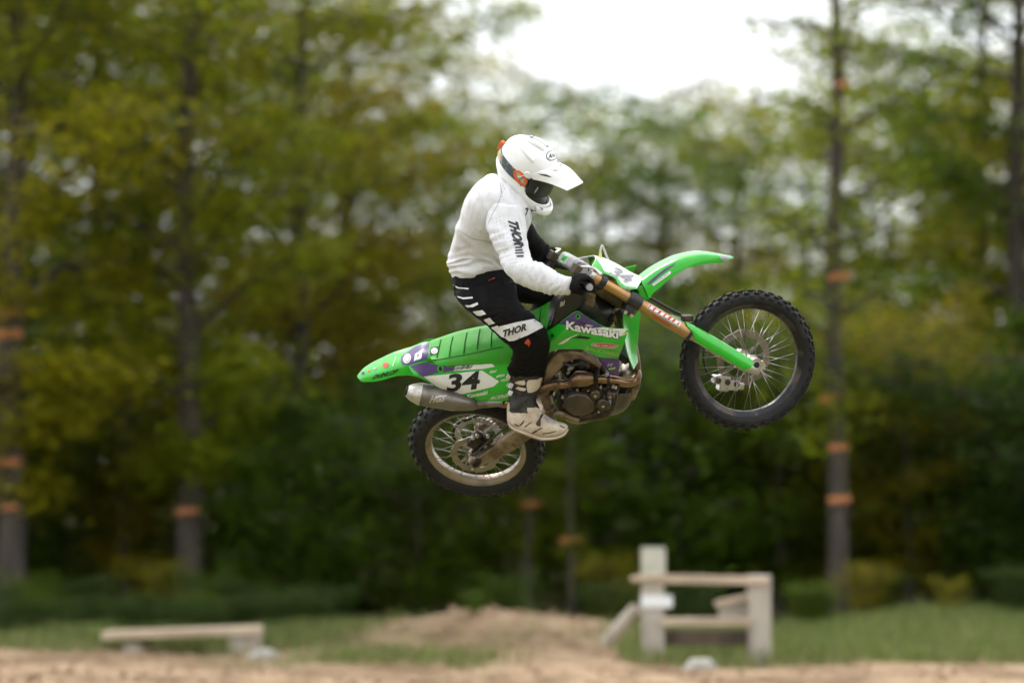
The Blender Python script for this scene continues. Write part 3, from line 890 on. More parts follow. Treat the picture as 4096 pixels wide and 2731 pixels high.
# ---- wheels (built round the origin, then set on their axles)
def wheel(name, Rt, half_w, Rr, rim_w, M, rim_mat, disc_r, disc_y, spr, nknob, label):
    tw = half_w
    hub = MB().lathe([(.022, -.075), (.034, -.072), (.036, -.058), (.024, -.045), (.024, .045), (.036, .058), (.034, .072), (.022, .075)], (0, 0, 0), 28)
    w = hub.build(name, 'silver_alloy', moto)
    w.matrix_local = M
    w['label'] = label
    # tyre carcass
    prof = []
    depth = Rt - Rr - .012
    rc = Rt - .012
    for i in range(25):
        t = -1 + 2 * i / 24
        a = t * R(128)
        prof.append((rc - depth * .52 + math.cos(a) * depth * .52, math.sin(a) * tw * (.93)))
    ty = MB().lathe(prof + [(Rr + .004, tw * .55), (Rr + .004, -tw * .55)], (0, 0, 0), 72)
    ty.build('tyre', 'rubber', w)
    # knobs
    kb = MB()
    for i in range(nknob):
        a0_ = 2 * math.pi * i / nknob
        for q, (la, aw, off) in enumerate(((0, .30, .0), (.42, .20, .5), (-.42, .20, .5), (.78, .17, .0), (-.78, .17, .0))):
            a = a0_ + off * 2 * math.pi / nknob
            th = la * R(88)
            base_r = rc - depth * .52 + math.cos(th) * depth * .52
            yb = math.sin(th) * tw * .93
            Mr = Matrix.Rotation(-a, 4, 'Y') @ Matrix.Translation((base_r + .002 * math.cos(th), yb, 0)) @ Matrix.Rotation(th, 4, 'Z')
            kb.add([Mr @ Vector((x, y, z)) for x in (-.006, .0085) for y in (-aw * tw * .5, aw * tw * .5) for z in (-.0125, .0125)],
                   [(0, 1, 3, 2), (4, 6, 7, 5), (0, 4, 5, 1), (2, 3, 7, 6), (0, 2, 6, 4), (1, 5, 7, 3)])
    tr = kb.build('tread', 'rubber', w, 30)
    tr['kind'] = 'stuff'
    # rim
    rw = rim_w
    MB().lathe([(Rr + .012, -rw), (Rr + .014, -rw + .006), (Rr - .002, -rw + .010), (Rr - .012, -rw * .45), (Rr - .014, 0), (Rr - .012, rw * .45), (Rr - .002, rw - .010), (Rr + .014, rw - .006), (Rr + .012, rw),
                (Rr + .002, rw - .002), (Rr - .006, rw * .72), (Rr - .018, rw * .45), (Rr - .021, 0), (Rr - .018, -rw * .45), (Rr - .006, -rw * .72), (Rr + .002, -rw + .002)], (0, 0, 0), 72).build('rim', rim_mat, w)
    # spokes, each one a part
    me = None
    for i in range(36):
        side = 1 if i % 2 else -1
        lean = R(28) * (1 if (i // 2) % 2 else -1)
        a = 2 * math.pi * i / 36
        if me is None:
            pass
        p0 = Vector((math.cos(a - lean) * .035, side * .06, math.sin(a - lean) * .035))
        p1 = Vector((math.cos(a) * (Rr - .018), side * .006, math.sin(a) * (Rr - .018)))
        d = p1 - p0
        if me is None:
            me = MB().tube([(0, 0, 0), (0, 0, 1)], .0017, 6).mesh('spoke', 'spoke_steel', 180)
        Ms = Matrix.Translation(p0) @ d.to_track_quat('Z', 'Y').to_matrix().to_4x4() @ Matrix.Diagonal((1, 1, d.length, 1))
        link('spoke', me, w, Ms)
    def wave_disc(nm, r, y, inner, m, teeth=0, wav=0):
        n = 144
        vs_, fs = [], []
        for s in (-1, 1):
            for i in range(n):
                a = 2 * math.pi * i / n
                rr = r + (wav * math.cos(a * 10) if wav else 0) + (.004 * (1 if (i // 2) % 2 else -1) if teeth else 0)
                vs_ += [Vector((math.cos(a) * rr, y + s * .002, math.sin(a) * rr)), Vector((math.cos(a) * inner, y + s * .002, math.sin(a) * inner))]
        for i in range(n):
            j = (i + 1) % n
            A = lambda s, q, e: s * 2 * n + q * 2 + e
            fs += [(A(0, i, 0), A(0, j, 0), A(0, j, 1), A(0, i, 1)), (A(1, i, 0), A(1, i, 1), A(1, j, 1), A(1, j, 0)),
                   (A(0, i, 0), A(1, i, 0), A(1, j, 0), A(0, j, 0)), (A(0, i, 1), A(0, j, 1), A(1, j, 1), A(1, i, 1))]
        mb = MB().add(vs_, fs)
        for i in range(6):          # carrier arms
            a = i * math.pi / 3
            mb.add(*_bar(Vector((math.cos(a) * .03, y, math.sin(a) * .03)), Vector((math.cos(a + .25) * (inner + .006), y, math.sin(a + .25) * (inner + .006))), .012, .0035))
        return mb.build(nm, m, w)
    wave_disc('brake_disc', disc_r, disc_y, disc_r - .032, 'disc_steel', wav=.003)
    if spr: wave_disc('sprocket', .122, .072, .088, 'silver_alloy', teeth=1)
    MB().lathe([(.0, -.115), (.012, -.115), (.012, .115), (.0, .115)], (0, 0, 0), 16).build('axle', 'silver_alloy', w)
    return w
def _bar(a, b, wd, th):
    d = (b - a).normalized()
    s = Vector((0, 1, 0))
    t = d.cross(s).normalized()
    vs_ = [p + t * (x * wd / 2) + s * (y * th / 2) for p in (a, b) for x in (-1, 1) for y in (-1, 1)]
    return vs_, [(0, 1, 3, 2), (4, 6, 7, 5), (0, 4, 5, 1), (2, 3, 7, 6), (0, 2, 6, 4), (1, 5, 7, 3)]
rear_wheel = wheel('rear_wheel', .342, .056, .243, .036, Matrix(), 'rim_alloy', .120, -.068, True, 34, 'rear wheel with tan alloy rim, brake disc and sprocket')
front_wheel = wheel('front_wheel', .342, .043, .268, .028, STEER @ Matrix.Translation(AX) @ Matrix.Rotation(.1, 4, 'Y'), 'rim_black', .135, .062, False, 40, 'front wheel with black rim, turned towards the far side')

# ---- fork, clamps, guards
for side in (-1, 1):
    y = side * .105
    fk = MB().tube([FP(.925, -.034, y), FP(.92, -.034, y), FP(.70, -.034, y), FP(.52, -.034, y), FP(.40, -.034, y), FP(.375, -.034, y), FP(.365, -.034, y)],
                   [.024, .027, .0275, .029, .0312, .0305, .028], 24).xf(STEER).build('fork_leg', 'gold_anodised', moto, 40)
    MB().tube([FP(.40, -.034, y), FP(.05, -.034, y)], .0245, 20).xf(STEER).build('fork_slider', 'chrome', fk)
    MB().tube([FP(.915, -.034, y), FP(.945, -.034, y), FP(.952, -.034, y), FP(.965, -.034, y)], [.0265, .0265, .017, .016], 20).xf(STEER).build('fork_cap', 'silver_alloy', fk, 30)
    MB().tube([FP(.362, -.034, y), FP(.377, -.034, y)], .034, 20).xf(STEER).build('fork_seal', 'black_plastic', fk)
    # axle clamp
    lug = MB().tube([FP(.085, -.034, y), FP(.03, -.028, y), FP(-.035, -.018, y)], [.028, .031, .022], 18)
    lug.tube([FP(0, 0, y - .024), FP(0, 0, y + .024)], .031, 24)
    lug.box(FP(-.03, .012, y), (.03, .03, .03))
    lg = lug.xf(STEER).build('axle_clamp', 'silver_alloy', fk, 40)
    MB().tube([FP(0, 0, y + side * .0235), FP(0, 0, y + side * .0265)], .014, 20).xf(STEER).build('axle_hole', 'black_graphic', fk)
    MB().tube([FP(-.032, -.010, y + side * .02), FP(-.032, -.010, y + side * .03)], .008, 8).xf(STEER).build('bolt', 'silver_alloy', fk)
    # green guard wrapping the front and outer side of the slider
    rows = []
    for a in np.linspace(-125, 125, 11):
        ca, sa = math.cos(R(a)), math.sin(R(a))
        row = []
        for s, r_ in ((.415 - .05 * abs(a) / 125 * (1.6 if abs(a) > 60 else .6), .030), (.36 - .02 * abs(a) / 125, .036), (.30, .038), (.20, .0385), (.12, .0385), (.05, .038), (.012 + .00010 * a * a * .02, .036)):
            row.append(FP(s, -.034 + .006 + ca * r_, y + side * sa * r_ * 1.02))
        rows.append(row)
    MB().surf(rows, 20, 22, .003).xf(STEER).build('fork_guard', 'green_plastic', fk, 60)
    # clamp bolts by the lower triple clamp
    MB().box(FP(.69, -.034, y), (.001, .001, .001))
    cl = MB().tube([FP(.655, -.034, y), FP(.725, -.034, y)], .0365, 24)
    cl.box(FP(.69, -.078, y), (.03, .05, .05), Matrix.Rotation(-RAKE, 3, 'Y'))
    cl.xf(STEER).build('lower_clamp', 'black_plastic', fk, 40, .003)
    for s in (.672, .706):
        MB().tube([FP(s, -.10, y - side * .01), FP(s, -.10, y + side * .032)], .009, 12).xf(STEER).build('bolt', 'silver_alloy', fk)
tc = MB()
for s_, h in ((.69, .035), (.875, .03)):
    M3 = Matrix.Rotation(-RAKE, 3, 'Y')
    tc.box(FP(s_, -.05, 0), (.075, .19, h), M3)
    tc.tube([FP(s_ - h / 2, -.034, -.105), FP(s_ + h / 2, -.034, -.105)], .038, 20)
    tc.tube([FP(s_ - h / 2, -.034, .105), FP(s_ + h / 2, -.034, .105)], .038, 20)
tc.tube([FP(.64, -.058, 0), FP(.90, -.058, 0)], .028, 16)
tc.xf(STEER).build('triple_clamp', 'black_plastic', moto, 40, .003)

# ---- handlebar
def bar_end(sd): return FP(1.017, -.085, sd * .40)
hb = MB().tube([bar_end(-1), FP(1.015, -.083, -.24), FP(.985, -.062, -.15), FP(.945, -.04, -.075), FP(.94, -.036, 0), FP(.945, -.04, .075), FP(.985, -.062, .15), FP(1.015, -.083, .24), bar_end(1)],
               .0135, 14, smooth=48)
bars = hb.xf(STEER).build('handlebar', 'black_plastic', moto)
for sd in (-1, 1):
    g = MB()
    for i in range(13):
        t = .275 + i * .0105
        q = FP(1.0155 + .0015 * i / 13, -.0838, sd * t)
        g.tube([q, q + Vector((0, sd * .0085, 0))], .0172 + (.0022 if i in (0, 12) else 0), 16)
    g.tube([FP(1.0155, -.0838, sd * .265), bar_end(sd) + Vector((0, sd * .003, 0))], .0158, 16)
    gr = g.xf(STEER).build('grip', 'black_plastic', bars, 40)
    MB().tube([bar_end(sd) + Vector((0, sd * .002, 0)), bar_end(sd) + Vector((0, sd * .014, 0))], [.0175, .015], 18).xf(STEER).build('bar_end', 'grey_graphic', gr, 30)
    # perch and lever
    p = MB()
    p.box(FP(1.022, -.075, sd * .215), (.05, .05, .035), Matrix.Rotation(-RAKE, 3, 'Y'))
    p.box(FP(1.045, -.045, sd * .20), (.045, .07, .032), Matrix.Rotation(-RAKE, 3, 'Y'))
    p.xf(STEER).build('lever_perch', 'engine_cover', bars, 40, .004)
    MB().tube([FP(1.04, -.03, sd * .205), FP(1.02, -.008, sd * .24), FP(1.0, .0, sd * .30), FP(.99, -.008, sd * .385)], [.006, .006, .005, .006], 8, smooth=16, squash=(1.5, .8)).xf(STEER).build('lever', 'silver_alloy', bars)
# bar pad
pd = []
for yy, k_ in ((-.125, .72), (-.115, .95), (-.06, 1), (.06, 1), (.115, .95), (.125, .72)):
    row = []
    for a in range(17):
        t = 2 * math.pi * a / 16
        ex = lambda v: math.copysign(abs(v) ** .55, v)
        row.append(FP(.995 + ex(math.sin(t)) * .046 * k_, -.028 + ex(math.cos(t)) * .030 * k_, yy))
    pd.append(row)
pad = MB().surf(pd, 40, 14, .004)
pad.tube([FP(.995, -.028, -.124), FP(.995, -.028, .124)], .03, 16)
pad = pad.xf(STEER).build('bar_pad', 'grey_graphic', bars, 50)
# hoop of hose above the number plate, with its yellow tag
hz = sks('I', [(1285, 560), (1290, 420), (1305, 250), (1345, 165), (1390, 250), (1450, 390), (1510, 510), (1590, 620)], 0.0)
for i_, p in enumerate(hz): p.y = -.02 + .005 * i_
hose = MB().tube(hz, .0052, 10, smooth=40).xf(STEER).build('brake_hose', 'clear_hose', moto)
MB().tube([hz[0], hz[1], hz[1] * .4 + hz[2] * .6], .0075, 10, smooth=10).xf(STEER).build('hose_tag', 'yellow_tag', hose)

# ---- front number plate: wraps the fork, traced along its right edge and its crown
edge = sks('I', [(1130, 600), (1230, 660), (1350, 745), (1600, 850), (1690, 990), (1790, 1065), (1950, 1085), (2075, 1075)], -.115)
crown = sks('I', [(1090, 400), (1200, 430), (1340, 470), (1550, 570), (1700, 655), (1850, 745), (1960, 800), (2050, 830)], .045)
mid = [Vector((p.x, -p.y, p.z)) for p in crown]
nose = [p * 1. for p in crown]
for p in nose: p.y = 0
nose = [p + PV * .012 for p in nose]
rows = [mir(edge), crown, nose, mid, edge]
plate = MB().surf(rows, 28, 17, .004).xf(STEER).build('front_number_plate', 'white_graphic', moto, 60)
# ---- front fender: crowned shell, plus the flap behind the fork
up = sks('E', [(1060, 520), (1130, 470), (1250, 382), (1400, 298), (1580, 222), (1800, 178), (1950, 185, .05), (2100, 207, .04), (2262, 240, .02)], .055)
lo = sks('E', [(1245, 770), (1300, 690), (1380, 625), (1480, 535), (1600, 448), (1750, 372), (1950, 327, -.066), (2110, 312, -.05), (2212, 298, -.028)], -.075)
rs = mir(up)
cen = [p + SV * .006 for p in up]
for p in cen: p.y = 0
drop = [Vector((a.x * .45 + b.x * .55, (a.y * .4 + b.y * .6) * 1.06, a.z * .45 + b.z * .55)) for a, b in zip(rs, lo)]
fender = MB().surf([mir(lo), mir(drop), up, cen, rs, drop, lo], 40, 25, .0035).xf(STEER).build('front_fender', 'green_plastic', moto, 60)
frear_r = sks('D', [(1350, 90), (1345, 260), (1333, 420), (1318, 600), (1325, 715)], .055)
frear_l = sks('D', [(1240, 60), (1185, 260), (1195, 470), (1225, 640), (1285, 790)], -.055)
cc = [(a + b) / 2 - PV * .02 for a, b in zip(frear_r, frear_l)]
MB().surf([frear_r, cc, frear_l], 24, 9, .004).xf(STEER).build('fender_flap', 'green_plastic', fender, 60)
neck = sks('E', [(1085, 620), (1180, 590), (1320, 660), (1225, 790), (1120, 745)], -.06)
MB().prism(neck, -.06, .06).xf(STEER).build('fender_mount', 'green_plastic', fender, 40, .006)
# front brake: caliper behind the wheel's far side, hose and line
cp = MB()
for (dx, dz, sx, sz) in ((-.145, -.055, .05, .075), (-.115, -.085, .06, .05), (-.165, -.02, .035, .04), (-.09, -.105, .05, .035)):
    cp.box(AX + Vector((dx, .075, dz)), (sx, .06, sz), Matrix.Rotation(R(40), 3, 'Y'))
cal = cp.xf(STEER).build('brake_caliper', 'silver_alloy', moto, 40, .006)
for i in range(3):
    MB().tube([AX + Vector((-.165 + i * .034, .04, -.02 - i * .034)), AX + Vector((-.165 + i * .034, .115, -.02 - i * .034))], .014, 14).xf(STEER).build('piston_cap', 'engine_cover', cal)
MB().tube(sks('F', [(405, 640), (395, 780), (415, 900), (455, 970), (530, 990)], .09), .006, 8, smooth=20).xf(STEER).build('brake_line', 'black_plastic', cal)
MB().tube(sks('E', [(1240, 745), (1420, 850), (1600, 945), (1790, 1040)], .105), .0085, 10, smooth=16).xf(STEER).build('fork_hose', 'black_plastic', moto)
MB().box(sk('E', 1720, 1010, -.06), (.05, .05, .028), Matrix.Rotation(R(30), 3, 'Y')).xf(STEER).build('hose_clamp', 'engine_dark', moto, 40, .004)

# ---- seat: top edge, crease, skirt, mirrored left to right
tl = bks('C', [(862, 446), (1060, 378), (1220, 333), (1360, 303), (1490, 282)], .062) + bks('B', [(1000, 985), (1100, 938), (1220, 880), (1352, 806)], .055)
cr = mir(tl)
ctr = [p + Vector((0, 0, .010)) for p in tl]
for p in ctr: p.y = 0
bt = bks('C', [(808, 608), (870, 662), (960, 678), (1100, 672), (1300, 660), (1500, 652), (1660, 640)], -.108) + bks('B', [(1130, 1190, -.10), (1262, 1105, -.09)], -.09)
sr = [(a * .5 + b * .5) + Vector((0, -.012, 0)) for a, b in zip(catmull(cr, 12), catmull(bt, 12))]
seat = MB().surf([[p + Vector((0, .0, -.09)) for p in tl], tl, ctr, cr, sr, bt], 48, 33, .012).build('seat', 'green_vinyl', moto, 70)
# cross ribs of the seat cover
bpy.context.view_layer.update()
T_ = bvh_of([seat])
def seam_on(k, pts, r_, m):
    q = []
    for x, y in [tuple(p)[:2] for p in catmull([Vector((a, b, 0)) for a, b in pts], 18)]:
        h, n_, i_, d_ = T_.ray_cast(CAMP, ray(k, x, y).normalized())
        if h is not None: q.append(BIKEI @ (h - ray(k, x, y).normalized() * .001))
    if len(q) > 3: MB().tube(q, r_, 8).build('rib', m, seat)
for k_, pts_ in (('C', [(950, 412), (930, 500), (908, 600)]), ('C', [(1075, 384), (1052, 480), (1038, 592)]), ('C', [(1222, 340), (1203, 440), (1188, 562)]), ('C', [(1358, 308), (1340, 400), (1328, 520)]),
                 ('C', [(1488, 290), (1478, 380), (1474, 490)]), ('B', [(1215, 890), (1200, 950), (1195, 1005)])):
    seam_on(k_, pts_, .0034, 'seat_seam')
seam_on('C', [(860, 628), (960, 615), (1100, 590), (1290, 555), (1480, 512), (1600, 490)], .0026, 'seat_seam')
# seat base filler / subframe so that nothing is hollow
MB().tube([(.10, 0, .60), (.45, 0, .53), (.85, 0, .55)], [.055, .06, .07], 14, squash=(1, .7)).build('air_box', 'black_plastic', moto)

# ---- rear fender
fl = bks('C', [(96, 778, .014), (150, 714, .032), (240, 655, .045), (330, 610, .052), (470, 546), (650, 490), (770, 446), (862, 438)], .058)
fe = bks('C', [(86, 812, -.020), (130, 850, -.045), (250, 850, -.068), (350, 832, -.076), (480, 795), (600, 785), (680, 792), (745, 805)], -.082)
fr = mir(fl)
fc = [p + Vector((0, 0, .006)) for p in fl]
for p in fc: p.y = 0
fl_e = [p + Vector((0, -.004, -.04 * min(1, i_ / 4.))) for i_, p in enumerate(fl)]
rfend = MB().surf([fl_e, fl, fc, fr, fe], 34, 21, .0035).build('rear_fender', 'green_plastic', moto, 60)
tip = MB().surf([[fl[0], fl[0] + Vector((-.012, -.01, -.014))], [fc[0], fc[0] + Vector((-.022, 0, -.012))], [fr[0], fr[0] + Vector((-.012, .01, -.014))]], 6, 9, .004)
# ---- side number panels (right one traced, left one its mirror)
pt = bks('C', [(615, 690), (760, 640), (900, 672), (1080, 690), (1300, 672), (1500, 652), (1665, 640), (1760, 640)], -.112)
pb = bks('C', [(735, 800), (870, 880), (1000, 952), (1130, 1003), (1260, 1055), (1400, 1070), (1640, 1046), (1760, 1020)], -.150)
pm = [(a + b) / 2 + Vector((0, -.022, 0)) for a, b in zip(pt, pb)]
sp_mb = MB().surf([pt, pm, pb], 34, 15, .004)
side_r = sp_mb.build('side_panel', 'green_plastic', moto, 60)
side_r['label'] = 'right side panel with the white number 34 field'
sl_ = sp_mb.mirror()
sl_.v = [Vector((p.x, p.y * .72, p.z - .035)) for p in sl_.v]
sl_.build('side_panel', 'green_plastic', moto, 60)

# ---- radiator shrouds
st = bks('K', [(25, 492, -.115), (130, 425, -.12), (240, 350, -.125), (400, 225, -.13), (590, 102, -.135), (720, 178, -.15), (900, 292, -.17), (1080, 390, -.19), (1250, 424, -.205), (1400, 432, -.215), (1540, 436, -.222)], -.15)
sb = bks('K', [(40, 890, -.135), (140, 835, -.14), (250, 808, -.145), (350, 802, -.15), (470, 800, -.155), (600, 800, -.16), (720, 815, -.165), (850, 880, -.17), (1000, 945, -.175), (1180, 960, -.185), (1355, 965, -.19)], -.16)
stc, sbc = catmull(st, 40), catmull(sb, 40)
sm1 = [a * .66 + b * .34 + Vector((0, -.022, 0)) for a, b in zip(stc, sbc)]
sm2 = [a * .34 + b * .66 + Vector((0, -.014, 0)) for a, b in zip(stc, sbc)]
sh_mb = MB().surf([stc, sm1, sm2, sbc], 40, 19, .004)
shroud_r = sh_mb.build('radiator_shroud', 'green_plastic', moto, 60)
sh_mb.mirror().build('radiator_shroud', 'green_plastic', moto, 60)
lw = bks('K', [(960, 935, -.165), (1160, 962, -.18), (1358, 968, -.188), (1362, 1130, -.18), (1362, 1290, -.17), (1235, 1285, -.155), (1110, 1150, -.15), (1010, 1020, -.155)], -.17)
lows = [[lw[0], lw[1], lw[2]], [lw[7], (lw[7] + lw[3]) / 2 + Vector((0, -.012, 0)), lw[3]], [lw[6], (lw[6] + lw[4]) / 2 + Vector((0, -.01, 0)), lw[4]], [lw[5] * .7 + lw[6] * .3, lw[5], lw[5] * .4 + lw[4] * .6]]
lwm = MB().surf(lows, 12, 12, .004)
low_r = lwm.build('shroud_wing', 'purple_graphic', shroud_r, 60)
# ---- fuel tank (black) and filler
tk = []
for x, hw, zt, zb in ((.76, .085, .655, .52), (.82, .10, .70, .50), (.90, .118, .735, .48), (.98, .115, .73, .47), (1.03, .09, .70, .50)):
    row = []
    for a in range(21):
        t = math.pi * 2 * a / 20
        ex = lambda v, e: math.copysign(abs(v) ** e, v)
        row.append(Vector((x + .05 * ((.735 - (zt + zb) / 2) * 0), -hw * ex(math.cos(t), .7), (zt + zb) / 2 + (zt - zb) / 2 * ex(math.sin(t), .7))))
    tk.append(row)
tank = MB().surf(tk, 40, 20, .004)
tank.add([tk[0][i] for i in range(20)], [tuple(range(20))]).add([tk[-1][i] for i in range(20)], [tuple(range(20))])
tank = tank.build('fuel_tank', 'black_plastic', moto, 60)
MB().tube([(.90, 0, .73), (.90, 0, .755)], [.036, .032], 24).build('fuel_cap', 'black_plastic', tank, 40)
knee = bks('B', [(1292, 1092), (1340, 960), (1368, 815), (1440, 745), (1520, 690), (1620, 655), (1690, 670), (1668, 790), (1610, 880), (1560, 915), (1460, 985), (1380, 1040)], -.128)
MB().prism(knee, -.132, -.09).build('tank_panel', 'black_plastic', tank, 40, .012)
# ---- frame: right and left spars, head, cradle
spar = bks('D', [(452, 715), (500, 655), (570, 600), (700, 590), (800, 615), (905, 672), (985, 735), (960, 752), (870, 700), (790, 662), (715, 668), (640, 700), (585, 765), (525, 830), (482, 905), (474, 1050), (498, 1130), (560, 1185), (530, 1222), (440, 1175), (398, 1070), (396, 940), (428, 850), (438, 770)], -.105)
f_mb = MB().prism(spar, -.128, -.088)
up_spar = bks('D', [(700, 600), (800, 615), (860, 420), (905, 200), (930, 40), (850, 10), (810, 120), (775, 225), (740, 400)], -.07)
f_mb.prism(up_spar, -.098, -.062)
frame = f_mb.build('frame', 'dusty_alloy', moto, 40, .010)
f_mb.mirror().build('frame_spar', 'dusty_alloy', frame, 40, .010)
MB().tube([FP(.62, -.058, 0), FP(.93, -.058, 0)], .042, 20).build('head_tube', 'dusty_alloy', frame)
MB().tube([(1.06, 0, .50), (1.02, 0, .30), (.94, 0, .10), (.86, 0, .0)], [.035, .03, .028, .026], 14, smooth=20).build('down_tube', 'dusty_alloy', frame)
cr_p = bks('D', [(520, 1215), (575, 1205), (630, 1235), (690, 1275), (780, 1283), (880, 1252), (960, 1200), (1060, 1180)], -.115)
for sd in (1, -1):
    MB().tube([Vector((p.x, p.y * sd, p.z)) for p in cr_p], .0155, 14, smooth=36).build('cradle_rail', 'dusty_alloy', frame)
pedal = bks('J', [(1130, 1010), (1200, 960), (1330, 985), (1450, 1050), (1600, 1090)], -.165)
MB().tube(pedal, .011, 10, smooth=24).build('brake_pedal', 'dusty_alloy', moto)
for sd in (-1, 1):
    MB().box((.47, sd * .21, .15), (.055, .10, .018)).build('footpeg', 'dusty_alloy', moto, 40, .004)
# ---- engine
case = bks('L', [(180, 760), (330, 720), (820, 700), (1080, 720), (1330, 760), (1340, 900), (1280, 1080), (1180, 1230), (980, 1280), (600, 1330), (380, 1280), (220, 1180), (140, 1000)], -.10)
eng = MB().prism(case, -.145, .125).build('engine', 'engine_dark', moto, 40, .02)
cover = bks('L', [(300, 980), (330, 880), (450, 830), (640, 815), (790, 850), (900, 800), (1010, 830), (1060, 930), (1100, 1040), (1060, 1170), (940, 1240), (760, 1300), (560, 1310), (400, 1260), (300, 1140)], -.16)
MB().prism(cover, -.172, -.13).build('crankcase_cover', 'engine_dark', eng, 40, .012)
cc_ = bk('L', 575, 1085, -.195)
MB().lathe([(.0, -.2), (.058, -.2), (.067, -.197), (.072, -.19), (.074, -.182), (.078, -.182), (.079, -.16), (.0, -.16)], (cc_.x, 0, cc_.z), 48, False).build('clutch_cover', 'engine_cover', eng, 30)
for i in range(7):
    a = R(20 + i * 51)
    MB().tube([(cc_.x + math.cos(a) * .083, -.165, cc_.z + math.sin(a) * .083), (cc_.x + math.cos(a) * .083, -.184, cc_.z + math.sin(a) * .083)], .0065, 8).build('bolt', 'engine_cover', eng)
for x, y, r_ in ((890, 880, .028), (1045, 1080, .036), (1180, 900, .022)):
    q = bk('L', x, y, -.185)
    MB().lathe([(.0, -.19), (r_ * .8, -.19), (r_, -.182), (r_ * 1.05, -.15), (0, -.15)], (q.x, 0, q.z), 28, False).build('pump_cover', 'engine_cover', eng, 30)
    MB().tube([(q.x, -.186, q.z), (q.x, -.195, q.z)], .008, 6).build('bolt', 'silver_alloy', eng)
barrel = bks('L', [(420, 700), (380, 420), (470, 200), (820, 170), (1100, 330), (1160, 480), (1120, 700)], -.05)
MB().prism(barrel, -.085, .085).build('cylinder', 'engine_dark', eng, 40, .015)
for i in range(5):
    q = bks('L', [(560 - i * 12, 330 + i * 62), (1090, 400 + i * 55)], -.09)
    MB().box((q[0] + q[1]) / 2, ((q[1] - q[0]).length * .8, .19, .006), Matrix.Rotation(R(-18), 3, 'Y')).build('cooling_fin', 'engine_dark', eng)
hd = bks('L', [(560, 200), (860, 60), (1020, 150), (1120, 330), (800, 260), (620, 330)], -.05)
MB().prism(hd, -.1, .1).build('cylinder_head', 'engine_cover', eng, 40, .012)
bd = bks('L', [(1060, 440), (1120, 400), (1165, 460), (1110, 500)], -.13)
MB().prism(bd, -.15, -.10).build('spark_cover', 'silver_alloy', eng, 40, .006)
for x, y in ((380, 350), (430, 345), (360, 435)):
    q = bk('L', x, y, -.12)
    MB().box(q, (.022, .02, .012), Matrix.Rotation(R(-25), 3, 'Y')).build('linkage_clip', 'silver_alloy', eng, 40, .003)
th = bks('L', [(180, 330), (260, 230), (330, 300), (520, 520), (430, 600), (300, 480)], -.09)
MB().prism(th, -.11, -.03).build('throttle_body', 'engine_dark', eng, 40, .01)
for k_, pts_, r_, m_ in (('L', [(250, 250), (420, 300), (600, 260), (760, 330)], .007, 'black_plastic'), ('L', [(700, 720), (860, 690), (1000, 760), (1150, 740)], .006, 'black_plastic'), ('L', [(150, 650), (300, 720), (330, 850), (260, 980)], .006, 'black_plastic'), ('L', [(1180, 660), (1210, 760), (1280, 800), (1350, 700)], .008, 'engine_dark')):
    MB().tube(bks(k_, pts_, -.165), r_, 8, smooth=20).build('hose', m_, eng)
for x, y in ((330, 640), (540, 760), (760, 770), (1000, 700), (1240, 700), (1290, 720), (1130, 1000), (960, 1180), (250, 900), (820, 930)):
    q = bk('L', x, y, -.172)
    MB().tube([q, q + Vector((0, -.012, 0))], .0065, 6).build('bolt', 'silver_alloy', eng, 30)
# hoses in front of the engine
MB().tube(bks('D', [(1085, 215), (1110, 300), (1135, 400), (1160, 560), (1190, 690), (1205, 720)], -.06), .0085, 10, smooth=24).build('coolant_hose', 'dusty_alloy', moto)
MB().tube(bks('D', [(900, 210), (960, 300), (1040, 330), (1090, 260)], -.07), .011, 10, smooth=20).build('coolant_hose', 'black_plastic', moto)
for sd in (-1, 1):
    rd = MB().box((1.0, sd * .11, .42), (.03, .09, .2), Matrix.Rotation(R(-14), 3, 'Y')).build('radiator', 'engine_dark', moto, 40, .005)
# ---- exhaust header and silencer
hp = [bk('L', 1330, 470, -.0), bk('L', 1500, 430, .0), bk('L', 1640, 400, -.0), bk('L', 1715, 470, -.04), bk('L', 1690, 560, -.075), bk('L', 1590, 625, -.10), bk('L', 1440, 632, -.125),
      bk('L', 1250, 595, -.14), bk('L', 1040, 572, -.145), bk('L', 850, 575, -.15), bk('L', 620, 620, -.155), bk('L', 300, 665, -.155), bk('L', 0, 705, -.15), bk('J', 250, 760, -.14), bk('C', 1560, 1075, -.14)]
header = MB().tube(hp, [.021, .021, .021, .0225, .0225, .0225, .0225, .0225, .022, .022, .022, .021, .02, .02, .02], 20, smooth=90).build('exhaust_header', 'pipe_bronze', moto)
hs_ = [bk('L', 860, 560, -.168), bk('L', 740, 560, -.168), bk('L', 560, 570, -.168), bk('L', 430, 620, -.165)]
MB().tube(hs_, [.026, .037, .04, .024], 18, smooth=20).build('heat_shield', 'pipe_bronze', header)
for x, y in ((870, 573), (1155, 585)):
    a, b = bk('L', x - 25, y, -.146), bk('L', x + 25, y, -.146)
    MB().tube([a, b], .0265, 18).build('pipe_clamp', 'engine_dark', header, 30)
q = bk('L', 1500, 470, -.02)
MB().lathe([(0, -.045), (.02, -.043), (.034, -.03), (.038, -.01), (.036, .02), (0, .02)], (q.x, 0, q.z), 24, False).build('resonance_chamber', 'silver_alloy', header)
mp_ = [bk('C', 600, 950, -.165), bk('C', 640, 962, -.165), bk('C', 730, 980, -.165), bk('C', 745, 983, -.165), bk('C', 900, 1010, -.165), bk('C', 1100, 1045, -.16), bk('C', 1300, 1082, -.155), bk('C', 1330, 1085, -.152), bk('C', 1500, 1072, -.146), bk('C', 1600, 1068, -.142)]
muff = MB().tube(mp_[3:], [.0565, .0585, .056, .036, .026, .022, .021], 28, squash=(1.0, .92)).build('silencer', 'muffler_metal', moto, 50)
